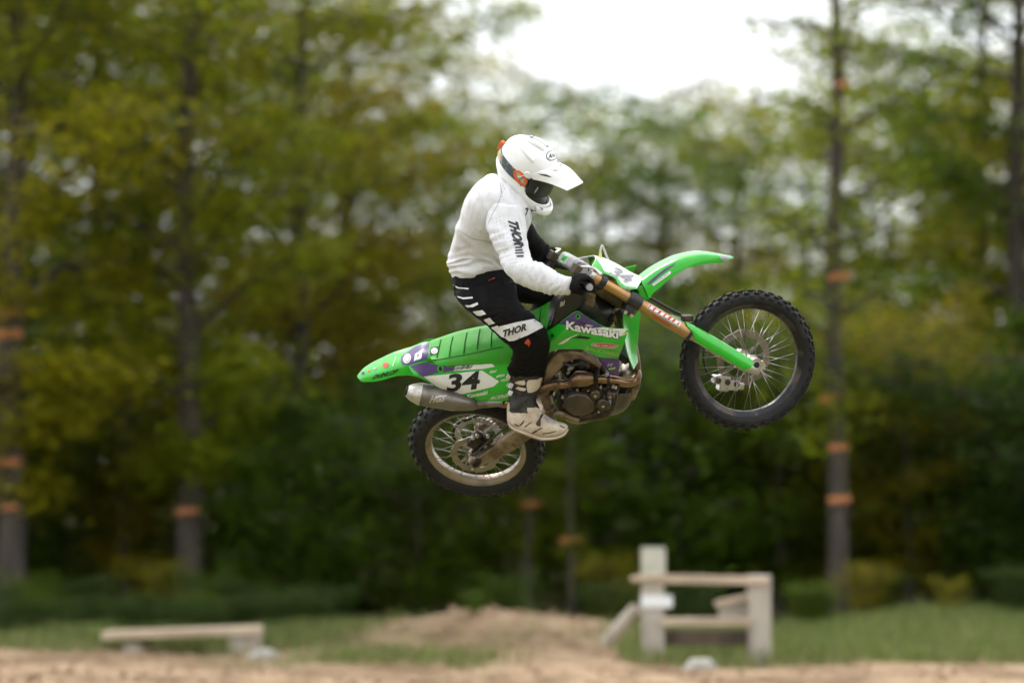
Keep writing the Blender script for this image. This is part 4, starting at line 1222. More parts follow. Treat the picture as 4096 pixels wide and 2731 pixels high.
cap = MB().tube(mp_[:4], [.030, .042, .0575, .0575], 28, squash=(1.0, .92)).build('end_cap', 'silver_alloy', muff, 40)
d_ = (mp_[0] - mp_[2]).normalized()
MB().tube([mp_[0] - d_ * .004, mp_[0] + d_ * .010], .022, 20).build('outlet', 'engine_dark', muff)
# ---- swingarm
sw = bks('G', [(955, 945), (1010, 905), (1090, 883), (1300, 742), (1550, 548), (1900, 330), (2080, 250), (2100, 420), (1900, 560), (1762, 645), (1600, 765), (1350, 905), (1160, 985), (1090, 1030), (1000, 1035)], -.118)
s_mb = MB().prism(sw, -.136, -.098)
swing = s_mb.build('swingarm', 'dusty_alloy', moto, 40, .007)
s_mb.mirror().build('swingarm_arm', 'dusty_alloy', swing, 40, .007)
MB().box((.43, 0, .12), (.10, .22, .07)).build('swingarm_bridge', 'dusty_alloy', swing, 40, .01)
ab = bks('G', [(1000, 985), (1060, 925), (1140, 960), (1085, 1035), (1000, 1040)], -.14)
MB().prism(ab, -.146, -.13).build('axle_block', 'engine_dark', swing, 40, .004)
MB().tube([(0, -.13, 0), (0, -.165, 0)], .0145, 6).build('axle_nut', 'engine_dark', swing, 30)
MB().tube([(0, -.15, 0), (0, -.168, 0)], .010, 12).build('axle_end', 'silver_alloy', swing, 30)
rc_ = MB()
for x, y, lat, s_ in ((1060, 650, -.08, (.05, .05, .045)), (1130, 720, -.08, (.07, .05, .05)), (1010, 730, -.085, (.03, .04, .05)), (1215, 650, -.075, (.03, .04, .05)), (1060, 800, -.085, (.05, .03, .03))):
    rc_.box(bk('G', x, y, lat), s_, Matrix.Rotation(R(-30), 3, 'Y'))
rcal = rc_.build('rear_caliper', 'engine_dark', moto, 40, .006)
for x, y in ((1020, 640), (1075, 615), (1215, 620), (1180, 745)):
    q = bk('G', x, y, -.10)
    MB().tube([q, q + Vector((0, -.014, 0))], .0095, 10).build('bolt', 'silver_alloy', rcal, 30)
MB().tube([Vector((.02, -.125, .045)), Vector((.2, -.122, .125)), Vector((.40, -.115, .20))], .0055, 8, smooth=16).build('rear_brake_line', 'black_plastic', rcal)
# chain on the left
ch = MB()
path = []
for i in range(13): 
    a = R(75 + i * 17.5)
    path.append(Vector((math.cos(a) * .125, .072, math.sin(a) * .125)))
loop = [Vector((.55, .072, .185))] + path + [Vector((.55, .072, .11))]
lp = catmull(loop, 110)
for a, b in zip(lp[::1], lp[1::1]):
    if (b - a).length > 1e-5: ch.add(*_bar(a, b, .013, .016))
ch.build('chain', 'engine_dark', moto, 30)['kind'] = 'stuff'
MB().box((.36, .072, .16), (.22, .03, .045), Matrix.Rotation(R(-8), 3, 'Y')).build('chain_guide', 'black_plastic', moto, 40, .006)
# rear shock
MB().tube([(.55, 0, .50), (.50, 0, .18)], .032, 16).build('rear_shock', 'engine_dark', moto)
# ---- skid plate with its drilled holes
se = bks('L', [(1352, 872), (1325, 960), (1300, 1060), (1240, 1180), (1120, 1262), (960, 1296)], -.105)
sc_ = bks('L', [(1608, 792), (1612, 900), (1565, 1030), (1480, 1132), (1320, 1215), (1150, 1262)], -.01)
mid_ = [(a + b) / 2 + Vector((.012, 0, -.012)) for a, b in zip(se, sc_)]
skid = MB().surf([se, mid_, sc_, mir(mid_), mir(se)], 26, 17, .004).build('skid_plate', 'engine_cover', moto, 60)
for x, y in ((1455, 945), (1515, 935), (1385, 1030), (1440, 1012), (1500, 1005), (1372, 1085), (1428, 1070), (1480, 1060), (1372, 1130), (1425, 1115)):
    drape('drilled_hole', [('L', ell(x, y, 27, 15, -35, 14))], [skid], 'black_graphic', skid, .0015)

# ---- graphics on the bodywork
num = [('C', [(770, 800), (1380, 735), (1560, 850), (1500, 905), (1110, 998), (1000, 952), (880, 885)])]
drape('number_field', num, [side_r], 'white_graphic', side_r, .0025)
lettering('34', 'C', (1005, 968), (1345, 930), (1035, 775), [side_r], 'black_graphic', side_r, .005, 0.0, .035, name='number')
drape('stripe', [('C', [(625, 690), (800, 645), (860, 672), (930, 682), (1100, 690), (1080, 740), (900, 762), (770, 800), (735, 785)])], [side_r], 'purple_graphic', side_r, .0025)
drape('stripe', [('C', [(1105, 692), (1470, 655), (1515, 695), (1400, 718), (1085, 742)])], [side_r], 'white_graphic', side_r, .0025)
scribble('C', (1090, 738), (1265, 715), (1100, 698), 11, [side_r], 'black_graphic', side_r, .0045, .9, 3)
lettering('Kawasaki', 'C', (1222, 1030), (1440, 985), (1222, 985), [side_r], 'white_graphic', side_r, .004, .15, .03)
lettering('ACERBIS', 'C', (1455, 1045), (1680, 1010), (1468, 1008), [side_r], 'white_graphic', side_r, .004, .25, .03)
for q_, (n_, x, y, w) in enumerate(((4, 1450, 770, 75), (5, 1520, 815, 90), (6, 1570, 855, 95), (2, 1630, 900, 40))):
    scribble('C', (x, y), (x + w, y - w * .16), (x + 6, y - 32), n_, [side_r], 'white_graphic', side_r, .004, .8, 5 + q_)
drape('bolt_recess', ring('C', 945, 718, 32, 40, 12), [side_r], 'green_plastic', side_r, .004)
drape('bolt_recess', [('C', ell(945, 718, 16, 22))], [side_r], 'black_graphic', side_r, .005)
# rear fender
drape('stripe', [('C', [(665, 492), (770, 448), (860, 440), (845, 470), (800, 620), (640, 672), (600, 680), (545, 675), (530, 650), (530, 590)])], [rfend], 'purple_graphic', rfend, .0025)
drape('emblem', [('C', ell(597, 610, 38, 52, 20))], [rfend], 'white_graphic', rfend, .004)
drape('emblem', ring('C', 597, 610, 26, 38, 6, 20), [rfend], 'purple_graphic', rfend, .0055)
drape('emblem', [('C', [(668, 640), (680, 560), (712, 545), (768, 505), (755, 548), (728, 560), (752, 556), (748, 600), (728, 625), (722, 600), (700, 630), (695, 612)])], [rfend], 'white_graphic', rfend, .004)
drape('emblem', [('C', [(700, 575), (725, 565), (718, 582), (702, 588)])], [rfend], 'black_graphic', rfend, .0055)
drape('emblem', [('C', ell(372, 678, 34, 26, -25))], [rfend], 'red_graphic', rfend, .004)
drape('emblem', [('C', ell(258, 712, 22, 14, -25))], [rfend], 'grey_graphic', rfend, .004)
drape('emblem', [('C', ell(195, 740, 14, 11, -25))], [rfend], 'orange_graphic', rfend, .004)
drape('emblem', [('C', ell(133, 762, 18, 15, -25))], [rfend], 'purple_graphic', rfend, .004)
scribble('C', (452, 692), (486, 590), (438, 684), 5, [rfend], 'white_graphic', rfend, .004, .1, 21)
lettering('DUNLOP', 'C', (230, 832), (490, 770), (250, 780), [rfend], 'black_graphic', rfend, .004, .25, .03)
# seat badge
drape('badge', [('C', [(845, 492), (935, 480), (920, 560), (830, 580)])], [seat], 'black_graphic', seat, .003)
drape('badge_emblem', [('C', ell(882, 530, 36, 32, -15))], [seat], 'white_graphic', seat, .005)
drape('badge_emblem', ring('C', 882, 530, 22, 19, 6, -15), [seat], 'grey_graphic', seat, .0065)
# shroud
drape('stripe', [('K', [(250, 352), (400, 232), (585, 115), (720, 185), (900, 300), (1070, 398), (1000, 415), (880, 420), (780, 440), (560, 400), (400, 372)])], [shroud_r], 'purple_graphic', shroud_r, .0025)
drape('stripe', [('K', [(880, 425), (1080, 408), (1250, 432), (1535, 442), (1400, 575), (1340, 560), (1200, 480), (1050, 450)])], [shroud_r], 'white_graphic', shroud_r, .0025)
drape('stripe', [('K', [(1420, 555), (1535, 475), (1505, 530), (1435, 572)])], [shroud_r], 'yellow_tag', shroud_r, .004)
lettering('Kawasaki', 'K', (385, 462), (1365, 640), (390, 285), [shroud_r], 'black_graphic', shroud_r, .004, .0, .075, name='lettering_outline')
lettering('Kawasaki', 'K', (388, 455), (1355, 628), (393, 290), [shroud_r], 'white_graphic', shroud_r, .0055, .0, .035)
scribble('K', (590, 322), (720, 372), (640, 280), 4, [shroud_r], 'black_graphic', shroud_r, .004, .5, 31)
scribble('K', (735, 388), (855, 415), (760, 345), 5, [shroud_r], 'white_graphic', shroud_r, .004, .6, 32)
drape('vent', [('K', [(500, 605), (640, 565), (860, 600), (790, 632), (640, 620)])], [shroud_r], 'black_graphic', shroud_r, .002)
drape('vent_edge', [('K', [(230, 730), (330, 660), (440, 600), (620, 528), (600, 550), (470, 610), (430, 655), (330, 715)])], [shroud_r], 'white_graphic', shroud_r, .003)
drape('badge', [('K', [(835, 745), (880, 700), (1080, 695), (1230, 710), (1360, 742), (1320, 790), (1180, 800), (960, 780)])], [shroud_r], 'white_graphic', shroud_r, .003)
drape('badge_emblem', [('K', [(850, 742), (885, 710), (1080, 704), (1225, 718), (1345, 748), (1312, 783), (1180, 792), (960, 772)])], [shroud_r], 'red_graphic', shroud_r, .0042)
lettering('PRO CIRCUIT', 'K', (870, 752), (1320, 785), (880, 718), [shroud_r], 'white_graphic', shroud_r, .0055, .2, .03)
lettering('BACKYARD', 'K', (725, 820), (1335, 945), (760, 755), [shroud_r], 'lime_graphic', shroud_r, .004, .25, .04)
for x, y in ((610, 212), (140, 560)):
    drape('bolt_recess', [('K', ell(x, y, 46, 46))], [shroud_r], 'green_plastic', shroud_r, .004)
    drape('bolt_recess', [('K', ell(x - 5, y, 28, 30))], [shroud_r], 'black_graphic', shroud_r, .005)
scribble('K', (1130, 1140), (1230, 1135), (1170, 1060), 2, [low_r], 'grey_graphic', low_r, .003, .1, 33)
drape('emblem', [('K', [(1160, 1170), (1305, 1145), (1290, 1175), (1180, 1195)])], [low_r], 'lime_graphic', low_r, .003)
scribble('B', (1408, 866), (1455, 843), (1420, 802), 4, [o_ for o_ in tank.children if o_.name.startswith('tank_panel')], 'white_graphic', tank, .004, .1, 34)
# silencer plate
drape('maker_plate', [('C', [(765, 990), (1022, 990), (995, 1082), (770, 1092)])], [muff], 'muffler_metal', muff, .003)
lettering('HGS', 'C', (825, 1075), (990, 1062), (845, 1000), [muff], 'silver_alloy', muff, .005, .25, .05)
# fork decals
fk_r = [o_ for o_ in moto.children if o_.name == 'fork_leg'][0]
drape('sticker', [('E', [(1210, 890), (1250, 828), (1655, 1050), (1620, 1128)])], [fk_r], 'silver_alloy', fk_r, .002)
drape('sticker', [('E', [(1228, 884), (1258, 838), (1635, 1048), (1612, 1098)])], [fk_r], 'red_graphic', fk_r, .0028)
scribble('E', (1232, 888), (1612, 1100), (1258, 840), 6, [fk_r], 'white_graphic', fk_r, .0036, .2, 35)
scribble('E', (1275, 985), (1500, 1125), (1290, 962), 9, [fk_r], 'red_graphic', fk_r, .0035, .2, 36)
# front fender
drape('stripe', [('E', [(1222, 585), (1300, 500), (1430, 400), (1590, 310), (1560, 345), (1400, 455), (1310, 535), (1245, 585)])], [fender], 'purple_graphic', fender, .003)
drape('sticker', [('E', [(1280, 585), (1460, 445), (1500, 422), (1522, 435), (1500, 465), (1300, 610)])], [fender], 'white_graphic', fender, .003)
scribble('E', (1302, 595), (1490, 452), (1290, 578), 9, [fender], 'grey_graphic', fender, .0045, .2, 38)
scribble('E', (1092, 568), (1207, 488), (1082, 553), 4, [fender], 'purple_graphic', fender, .003, .2, 37)
drape('tape', [('E', [(2100, 205), (2270, 240), (2275, 262), (2215, 300), (2190, 300), (2140, 262)])], [fender], 'grey_graphic', fender, .003)
# number plate edge and figures
drape('border', [('I', [(1190, 640), (1350, 735), (1610, 840), (1700, 985), (1800, 1055), (1960, 1075), (2085, 1068), (2085, 1030), (1960, 1030), (1830, 1010), (1740, 940), (1650, 800), (1370, 690), (1230, 600)])], [plate], 'green_plastic', plate, .003)
drape('border', [('I', [(1050, 400), (1230, 430), (1320, 560), (1390, 700), (1210, 680), (1100, 560)])], [plate], 'green_plastic', plate, .0035)
lettering('34', 'I', (1480, 760), (1900, 960), (1640, 610), [plate], 'grey_graphic', plate, .004, 0, .03, name='number')
# bar pad graphics
drape('border', [('I', [(460, 540), (500, 430), (600, 345), (720, 325), (900, 360), (905, 400), (760, 385), (640, 395), (560, 460), (520, 560)])], [pad], 'green_plastic', pad, .003)
scribble('I', (520, 600), (740, 800), (570, 540), 7, [pad], 'black_graphic', pad, .003, .4, 39)
scribble('I', (560, 680), (780, 860), (600, 630), 6, [pad], 'black_graphic', pad, .003, .4, 40)
scribble('I', (640, 470), (850, 620), (690, 410), 4, [pad], 'grey_graphic', pad, .003, .4, 41)
# ================================================================== the rider
mat('jersey_white', (.70, .70, .725), .62, col2=(.36, .27, .21), scale=4.5, amt=.55, lo=.48, hi=.76, bump=.2, bscale=30, spec=.3, sheen=.1)  # brown blotches are part dirt, part shading put into the colour
mat('cloth_black', (.007, .007, .008), .8, col2=(.018, .016, .014), scale=9, amt=.6, bump=.5, bscale=60, spec=.1)
mat('trouser_black', (.005, .005, .006), .7, col2=(.016, .014, .012), scale=7, amt=.5, bump=.5, bscale=40, spec=.12)
mat('trouser_white', (.72, .71, .72), .6, col2=(.5, .42, .36), scale=12, amt=.4, bump=.2, bscale=80)
mat('helmet_white', (.83, .83, .82), .16, coat=.6, col2=(.60, .54, .47), scale=13, amt=.5, lo=.6, hi=.8)
mat('helmet_trim', (.012, .012, .013), .4)
mat('boot_white', (.66, .57, .46), .55, col2=(.40, .27, .16), scale=11, amt=.75, lo=.42, hi=.65, bump=.25, bscale=70)
mat('boot_black', (.016, .015, .014), .5, col2=(.16, .11, .07), scale=12, amt=.5, lo=.5, hi=.75, bump=.4, bscale=60)
mat('lens_dark', (.02, .03, .025), .04, .85, spec=.8)
mat('strap_print', (.05, .075, .09), .6, col2=(.50, .45, .25), scale=22, amt=.9, lo=.5, hi=.58, stretch=(1, 1, .5))

def sec(k, p1, p2, d, hd, n=28, e=.9):
    a, b = at(k, *p1, d), at(k, *p2, d)
    c, u = (a + b) / 2, (b - a) / 2
    w = _Fv * hd
    g = lambda v: math.copysign(abs(v) ** e, v)
    return [c + u * g(math.cos(2 * math.pi * i / n)) + w * g(math.sin(2 * math.pi * i / n)) for i in range(n)]
def limb(mb, secs, per=5, scale=1.):
    if scale != 1.:
        secs = [[(sum(s, Vector()) / len(s)) * (1 - scale) + p * scale for p in s] for s in secs]
    n = len(secs[0])
    m = (len(secs) - 1) * per + 1
    cols = [catmull([s[i] for s in secs], m) for i in range(n)]
    vs_ = [cols[i][j] for j in range(m) for i in range(n)]
    fs = [(j * n + i, j * n + (i + 1) % n, (j + 1) * n + (i + 1) % n, (j + 1) * n + i) for j in range(m - 1) for i in range(n)]
    fs += [tuple(reversed(range(n))), tuple((m - 1) * n + i for i in range(n))]
    mb.add(vs_, fs)
    return mb
TORSO = [sec('A', (690, 520), (840, 715), 14.36, .07), sec('A', (590, 497), (925, 800), 14.36, .125), sec('A', (462, 588), (930, 880), 14.37, .19),
         sec('A', (357, 755), (905, 960), 14.39, .20), sec('A', (292, 960), (872, 1050), 14.43, .168), sec('A', (247, 1105), (830, 1150), 14.48, .145),
         sec('A', (222, 1205), (790, 1235), 14.51, .140), sec('A', (228, 1285), (758, 1295), 14.53, .146), sec('A', (236, 1365), (735, 1330), 14.545, .158), sec('A', (268, 1435), (715, 1345), 14.55, .15)]
ARM_R = [sec('A', (590, 770), (850, 800), 14.24, .085), sec('A', (570, 925), (886, 960), 14.20, .078), sec('A', (608, 1070), (892, 1055), 14.16, .068), sec('A', (690, 1215), (912, 1190), 14.12, .06),
         sec('A', (752, 1350), (948, 1278), 14.08, .056), sec('A', (835, 1418), (1025, 1318), 14.07, .053), sec('B', (965, 570), (1130, 398), 14.07, .052), sec('B', (1130, 645), (1245, 447), 14.06, .047),
         sec('B', (1300, 690), (1372, 512), 14.05, .041), sec('B', (1440, 700), (1478, 562), 14.04, .035), sec('B', (1492, 700), (1522, 578), 14.04, .032)]
ARM_L = [sec('A', (720, 950), (860, 800), 14.48, .07), sec('A', (850, 1040), (930, 935), 14.56, .062), sec('A', (905, 1130), (1000, 1055), 14.62, .056), sec('A', (965, 1205), (1065, 1120), 14.65, .05), sec('A', (1030, 1262), (1122, 1190), 14.66, .044)]
HIPS = [sec('B', (290, 470), (850, 380), 14.55, .14), sec('B', (290, 590), (898, 490), 14.56, .165), sec('B', (318, 715), (928, 610), 14.56, .172), sec('B', (380, 800), (930, 730), 14.56, .15)]
LEG_R = [sec('B', (330, 700), (935, 600), 14.48, .10), sec('B', (360, 800), (948, 700), 14.45, .105), sec('B', (445, 882), (966, 790), 14.42, .098), sec('B', (572, 972), (1042, 880), 14.40, .09), sec('B', (708, 1088), (1132, 960), 14.39, .083),
         sec('B', (828, 1200), (1228, 1062), 14.39, .078), sec('B', (925, 1285), (1272, 1145), 14.41, .076), sec('B', (935, 1355), (1286, 1235), 14.46, .072), sec('B', (905, 1430), (1276, 1350), 14.53, .067),
         sec('B', (875, 1500), (1250, 1480), 14.60, .062), sec('B', (880, 1570), (1235, 1565), 14.65, .052)]
def bike_mirror(p):
    q = BIKEI @ p
    return BIKE @ Vector((q.x, -q.y, q.z))
LEG_L = [sec('B', (600, 480), (620, 770), 14.64, .09), sec('B', (850, 505), (850, 790), 14.64, .088), sec('B', (1050, 565), (1040, 805), 14.64, .083), sec('B', (1235, 625), (1215, 838), 14.64, .078),
         sec('B', (1385, 700), (1290, 858), 14.65, .074)]
_ankle = [bike_mirror(p) for p in LEG_R[-1]]
_ankle = _ankle[::-1]
def ring_at(c, ax_, r, n=28):
    q = ax_.to_track_quat('Z', 'Y').to_matrix()
    return [c + q @ Vector((math.cos(2 * math.pi * i / n) * r, math.sin(2 * math.pi * i / n) * r, 0)) for i in range(n)]
_kn = sum(LEG_L[-1], Vector()) / 28
_an = sum(_ankle, Vector()) / 28
SHIN_L = MB().tube([_kn + (_kn - _an).normalized() * .02, _kn * .7 + _an * .3, _kn * .3 + _an * .7, _an], [.07, .072, .062, .055], 24, smooth=20)

# one continuous body under the clothes
bod = MB()
for s_, f_ in ((TORSO, .86), (ARM_R, .8), (ARM_L, .8), (HIPS, .9), (LEG_R, .86), (LEG_L, .86)): limb(bod, s_, 3, f_)
HC = at('H', 650, 735, 14.33)
bod.tube([at('A', 780, 660, 14.35), at('A', 850, 560, 14.34), HC], [.062, .058, .06], 20, smooth=12)
body_me = remeshed(bod, .012, 4)
finish(body_me, 'cloth_black', 180)
rider = link('person', body_me)
tag(rider, 'rider in white helmet and white jersey crouched on the airborne green motorcycle', 'person')
bpy.context.view_layer.update()

def wrinkle(me, fn):
    n = len(me.vertices)
    nor = [v.normal.copy() for v in me.vertices]
    for v, nn in zip(me.vertices, nor): v.co += nn * fn(v.co)
    me.update()
def topix(p):
    d = p - CAMP
    z = d.dot(_Fv)
    return IW / 2 + FPX * d.dot(_Rv) / z, IH / 2 - FPX * d.dot(_Uv) / z, z
def incrop(k, p):
    X, Y, z = topix(p)
    a = CROPS[k]
    return (X - a[0]) / a[2], (Y - a[1]) / a[2], z
def ridged(p, sx, sy, sz, o=0):
    return 1 - 2 * abs(mnoise.noise(Vector((p.x * sx + o, p.y * sy, p.z * sz))))
def folds(x, y, ang, wl, o=0, along=.25):
    c, s = math.cos(R(ang)), math.sin(R(ang))
    u, v = (x * c + y * s) / wl, (-x * s + y * c) / wl
    w = mnoise.noise(Vector((u * along, v * along * .7, o + 3.3))) * 1.6
    return 1 - 2 * abs(mnoise.noise(Vector((u * along, v + w, o))))
# ---- jersey
jm = MB()
limb(jm, TORSO, 6)
limb(jm, ARM_R, 6)
limb(jm, ARM_L, 6)
j_me = remeshed(jm, .0052, 8)
def jw(p):
    x, y, z = incrop('A', p)
    a = 0.
    fx = lambda q0, q1, v: min(1, max(0, (v - q0) / (q1 - q0)))
    # long soft folds over the back, running from shoulder to waist
    a += .0095 * folds(x, y, 60, 230, 1, .2) * (.45 + .55 * fx(450, 760, y)) + .0042 * folds(x, y, 70, 90, 2, .12)
    a *= 1.0
    a += 0 * folds(x, y, 68, 150, 1) * fx(450, 700, y)
    # bunching at the waist
    a += .0095 * folds(x, y, 12, 70, 5, .35) * fx(1080, 1250, y) * (1 - .75 * fx(1300, 1400, y)) * (1 - fx(650, 760, x))
    # creases across sleeve
    xe, ye, _ = incrop('B', p)
    if z < 14.27 or xe > 900:
        a += .0048 * folds(x, y, -20 if ye < 350 else 120, 62, 9, .22) * fx(900, 1100, y) + .0015 * folds(x, y, 105, 40, 17, .15) + .004 * folds(x, y, 60, 120, 15, .3)
        if xe > 1250: a += .005 * folds(x, y, 120, 34, 12, .3)
    return a
wrinkle(j_me, jw)
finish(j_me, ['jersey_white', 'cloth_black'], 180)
for p in j_me.polygons:
    x, y, z = incrop('A', p.center)
    if z > 14.47 and x - 880 > -(y - 930) * .0 and y > 850 and x > 855: p.material_index = 1
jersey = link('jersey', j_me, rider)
# hem band and collar
hemr = [p for p in TORSO[-2]]
# ---- trousers
tm = MB()
for s_ in (HIPS, LEG_R, LEG_L): limb(tm, s_, 6)
tm.v += SHIN_L.v[:0]
b0 = len(tm.v)
tm.add(SHIN_L.v, SHIN_L.f)
t_me = remeshed(tm, .0065, 6)
def tw_(p):
    x, y, z = incrop('B', p)
    return .0065 * folds(x, y, 65, 110, 21, .3) + .005 * folds(x, y, 10, 60, 23, .4) * (1 if y > 850 else .5)
wrinkle(t_me, tw_)
finish(t_me, 'trouser_black', 180)
trousers = link('trousers', t_me, rider)
# ---- gloves
def hand(name, sd, wrist, ydir):
    C0 = FP(1.0165, -.0838, 0)
    P = lambda ang, r, y: STEER @ (C0 + PV * (math.cos(R(ang)) * r) + SV * (math.sin(R(ang)) * r) + Vector((0, sd * y, 0)))
    W = lambda ang, r, y: BIKE @ P(ang, r, y)
    h = MB()
    ys = (.300, .322, .344, .365)
    for i, (y, r0) in enumerate(zip(ys, (.0108, .0112, .0108, .0096))):
        pts = [W(150, .050, y), W(108, .047, y), W(70, .041, y), W(30, .034, y), W(-10, .031, y), W(-55, .030, y), W(-100, .030, y), W(-140, .029, y)]
        h.tube(pts, [r0 * 1.15, r0 * 1.2, r0 * 1.15, r0 * 1.08, r0 * 1.05, r0, r0 * .95, r0 * .8], 12, smooth=26)
    # palm: from wrist to knuckles
    kn = (W(105, .046, .300), W(105, .046, .366))
    rings = []
    ax_y = (kn[1] - kn[0]).normalized()
    for t, hw, th in ((0, .030, .024), (.18, .033, .025), (.45, .040, .024), (.75, .043, .021), (1, .042, .017)):
        c = wrist.lerp((kn[0] + kn[1]) / 2, t)
        d = ((kn[0] + kn[1]) / 2 - wrist).normalized()
        u = (ax_y - d * ax_y.dot(d)).normalized()
        w = d.cross(u)
        rings.append([c + u * (hw * math.cos(2 * math.pi * i / 20)) + w * (th * math.sin(2 * math.pi * i / 20)) for i in range(20)])
    limb(h, rings, 4)
    # heel of the hand against the grip
    h.tube([W(170, .045, .305), W(178, .036, .335), W(172, .044, .362)], [.017, .018, .015], 12, smooth=10)
    # thumb leaves the side of the palm and closes under the grip
    h.tube([W(165, .050, .296), W(195, .040, .282), W(235, .031, .279), W(275, .030, .284), W(305, .030, .290)], [.015, .0145, .0125, .0115, .0095], 12, smooth=18)
    # cuff
    d = (wrist - (kn[0] + kn[1]) / 2).normalized()
    h.tube([wrist - d * .01, wrist + d * .045], [.032, .036], 16)
    me = remeshed(h, .0034, 3)
    finish(me, 'cloth_black', 180)
    return link(name, me, rider)
glove_r = hand('glove', -1, at('B', 1530, 628, 14.04), 1)
glove_l = hand('glove', 1, at('A', 1090, 1218, 14.66), 1)
# ---- boots
DB = 14.70
SHAFT = [sec('J', (255, 120), (900, 120), DB - .03, .058), sec('J', (256, 300), (914, 300), DB - .02, .06), sec('J', (275, 450), (880, 450), DB - .01, .057), sec('J', (272, 600), (812, 600), DB, .053),
         sec('J', (250, 740), (778, 735), DB, .051), sec('J', (228, 880), (840, 850), DB, .049), sec('J', (225, 1000), (880, 980), DB, .046)]
FOOT = [sec('J', (238, 900), (226, 1120), DB, .030), sec('J', (330, 860), (320, 1235), DB, .045), sec('J', (520, 850), (510, 1310), DB, .048), sec('J', (700, 850), (690, 1380), DB, .048),
        sec('J', (880, 935), (860, 1425), DB, .050), sec('J', (1040, 1045), (1020, 1435), DB, .050), sec('J', (1200, 1115), (1180, 1408), DB, .047), sec('J', (1320, 1150), (1310, 1345), DB, .040), sec('J', (1385, 1190), (1375, 1265), DB, .024)]
SOLE = [sec('J', (232, 1090), (250, 1185), DB, .034), sec('J', (330, 1205), (330, 1275), DB, .045), sec('J', (520, 1285), (512, 1352), DB, .049), sec('J', (690, 1350), (690, 1422), DB, .050), sec('J', (860, 1400), (858, 1474), DB, .052),
        sec('J', (1020, 1412), (1025, 1478), DB, .052), sec('J', (1180, 1390), (1200, 1446), DB, .049), sec('J', (1310, 1325), (1335, 1375), DB, .041), sec('J', (1375, 1240), (1400, 1275), DB, .026)]
bm_ = MB()
limb(bm_, SHAFT, 5)
limb(bm_, FOOT, 5)
b_me = remeshed(bm_, .005, 4)
wrinkle(b_me, lambda p: .0025 * folds(*incrop('J', p)[:2], 12, 130, 40, .4) if 560 < incrop('J', p)[1] < 900 else .0008 * folds(*incrop('J', p)[:2], 60, 120, 41))
finish(b_me, ['boot_white', 'boot_black'], 180)
for p in b_me.polygons:
    x, y, z = incrop('J', p.center)
    if y < 860 + max(0, (520 - x)) * .3 and not (x < 275 and y > 760): p.material_index = 1
    if y < 960 and 300 < x < 620: p.material_index = 1
boot_r = link('boot', b_me, rider)
s_me = MB()
limb(s_me, SOLE, 4)
sole_me = s_me.mesh('sole', 'boot_white', 60)
link('sole', sole_me, boot_r)
# the other boot is its mirror across the motorcycle
def mirrored_mesh(me, m):
    n = me.copy()
    for v in n.vertices: v.co = bike_mirror(v.co)
    n.flip_normals()
    return n
boot_l = link('boot', mirrored_mesh(b_me, None), rider)
link('sole', mirrored_mesh(sole_me, None), boot_l)
bpy.context.view_layer.update()

# ---- helmet, in its own frame: x forward, y left, z up
hp_ = R(27)
cr_, cu_, ct_ = _Rv, _Uv, -_Fv
hl = (cr_ * .40 + cu_ * .27 - ct_ * .87).normalized()           # the head rolls and turns towards the camera
hf = cr_ * math.cos(hp_) - cu_ * math.sin(hp_)
hf = (hf - hl * hf.dot(hl)).normalized()
hu = hf.cross(hl)
HS = 1.0
HM = Matrix.Translation(HC) @ Matrix((hf, hl, hu)).transposed().to_4x4() @ Matrix.Scale(HS, 4)
LEV = [(.142, .012, .012, .012, 0), (.137, .052, .058, .050, 0), (.120, .096, .103, .088, 0), (.092, .124, .131, .112, 0), (.058, .139, .143, .123, -.012), (.020, .142, .147, .128, -.004), (-.02, .144, .147, .129, .004),
       (-.044, .152, .143, .128, .016), (-.060, .168, .138, .126, .026), (-.076, .180, .130, .121, .034), (-.092, .183, .121, .114, .038), (-.102, .178, .116, .107, .040)]
def shell_pt(th, lv, off=0.):
    """th: angle from straight ahead; lv: float index down the levels"""
    i = min(int(lv), len(LEV) - 2)
    t = lv - i
    def g(q):
        a = [LEV[max(0, min(len(LEV) - 1, i + d))][q] for d in (-1, 0, 1, 2)]
        return .5 * (2 * a[1] + (a[2] - a[0]) * t + (2 * a[0] - 5 * a[1] + 4 * a[2] - a[3]) * t * t + (3 * a[1] - a[0] - 3 * a[2] + a[3]) * t ** 3)
    z, xf, xb, w, tl_ = (g(q) for q in range(5))
    c, s = math.cos(th), math.sin(th)
    chin = max(0., min(1., (lv - 7) / 2))
    yy = w * math.copysign(abs(s) ** (1 - .12 * chin), s)
    x = (xf if c > 0 else xb) * c
    k = 1 + off / .13
    return Vector((x * k, yy * k, z - tl_ * c + (off if lv < 1 else 0)))
NT, NL = 96, 66
sh_v, sh_f = [], []
lvs = [11 * j / (NL - 1) for j in range(NL)]
def in_port(th, lv):
    a = abs(math.degrees(math.atan2(math.sin(th), math.cos(th))))
    return 4.9 < lv < 8.35 - max(0, a - 35) * .02 and a < 64 - max(0, (lv - 5.6)) * 3
for j in range(NL):
    for i in range(NT): sh_v.append(shell_pt(2 * math.pi * i / NT, lvs[j]))
for j in range(NL - 1):
    for i in range(NT):
        if in_port(2 * math.pi * (i + .5) / NT, (lvs[j] + lvs[j + 1]) / 2): continue
        sh_f.append((j * NT + i, j * NT + (i + 1) % NT, (j + 1) * NT + (i + 1) % NT, (j + 1) * NT + i))
sh_f.append(tuple(range(NT)))
me = bpy.data.meshes.new('helmet')
me.from_pydata([tuple(HM @ v) for v in sh_v], [], sh_f)
bm = bmesh.new()
bm.from_mesh(me)
bmesh.ops.delete(bm, geom=[v for v in bm.verts if not v.link_faces], context='VERTS')
bmesh.ops.recalc_face_normals(bm, faces=bm.faces)
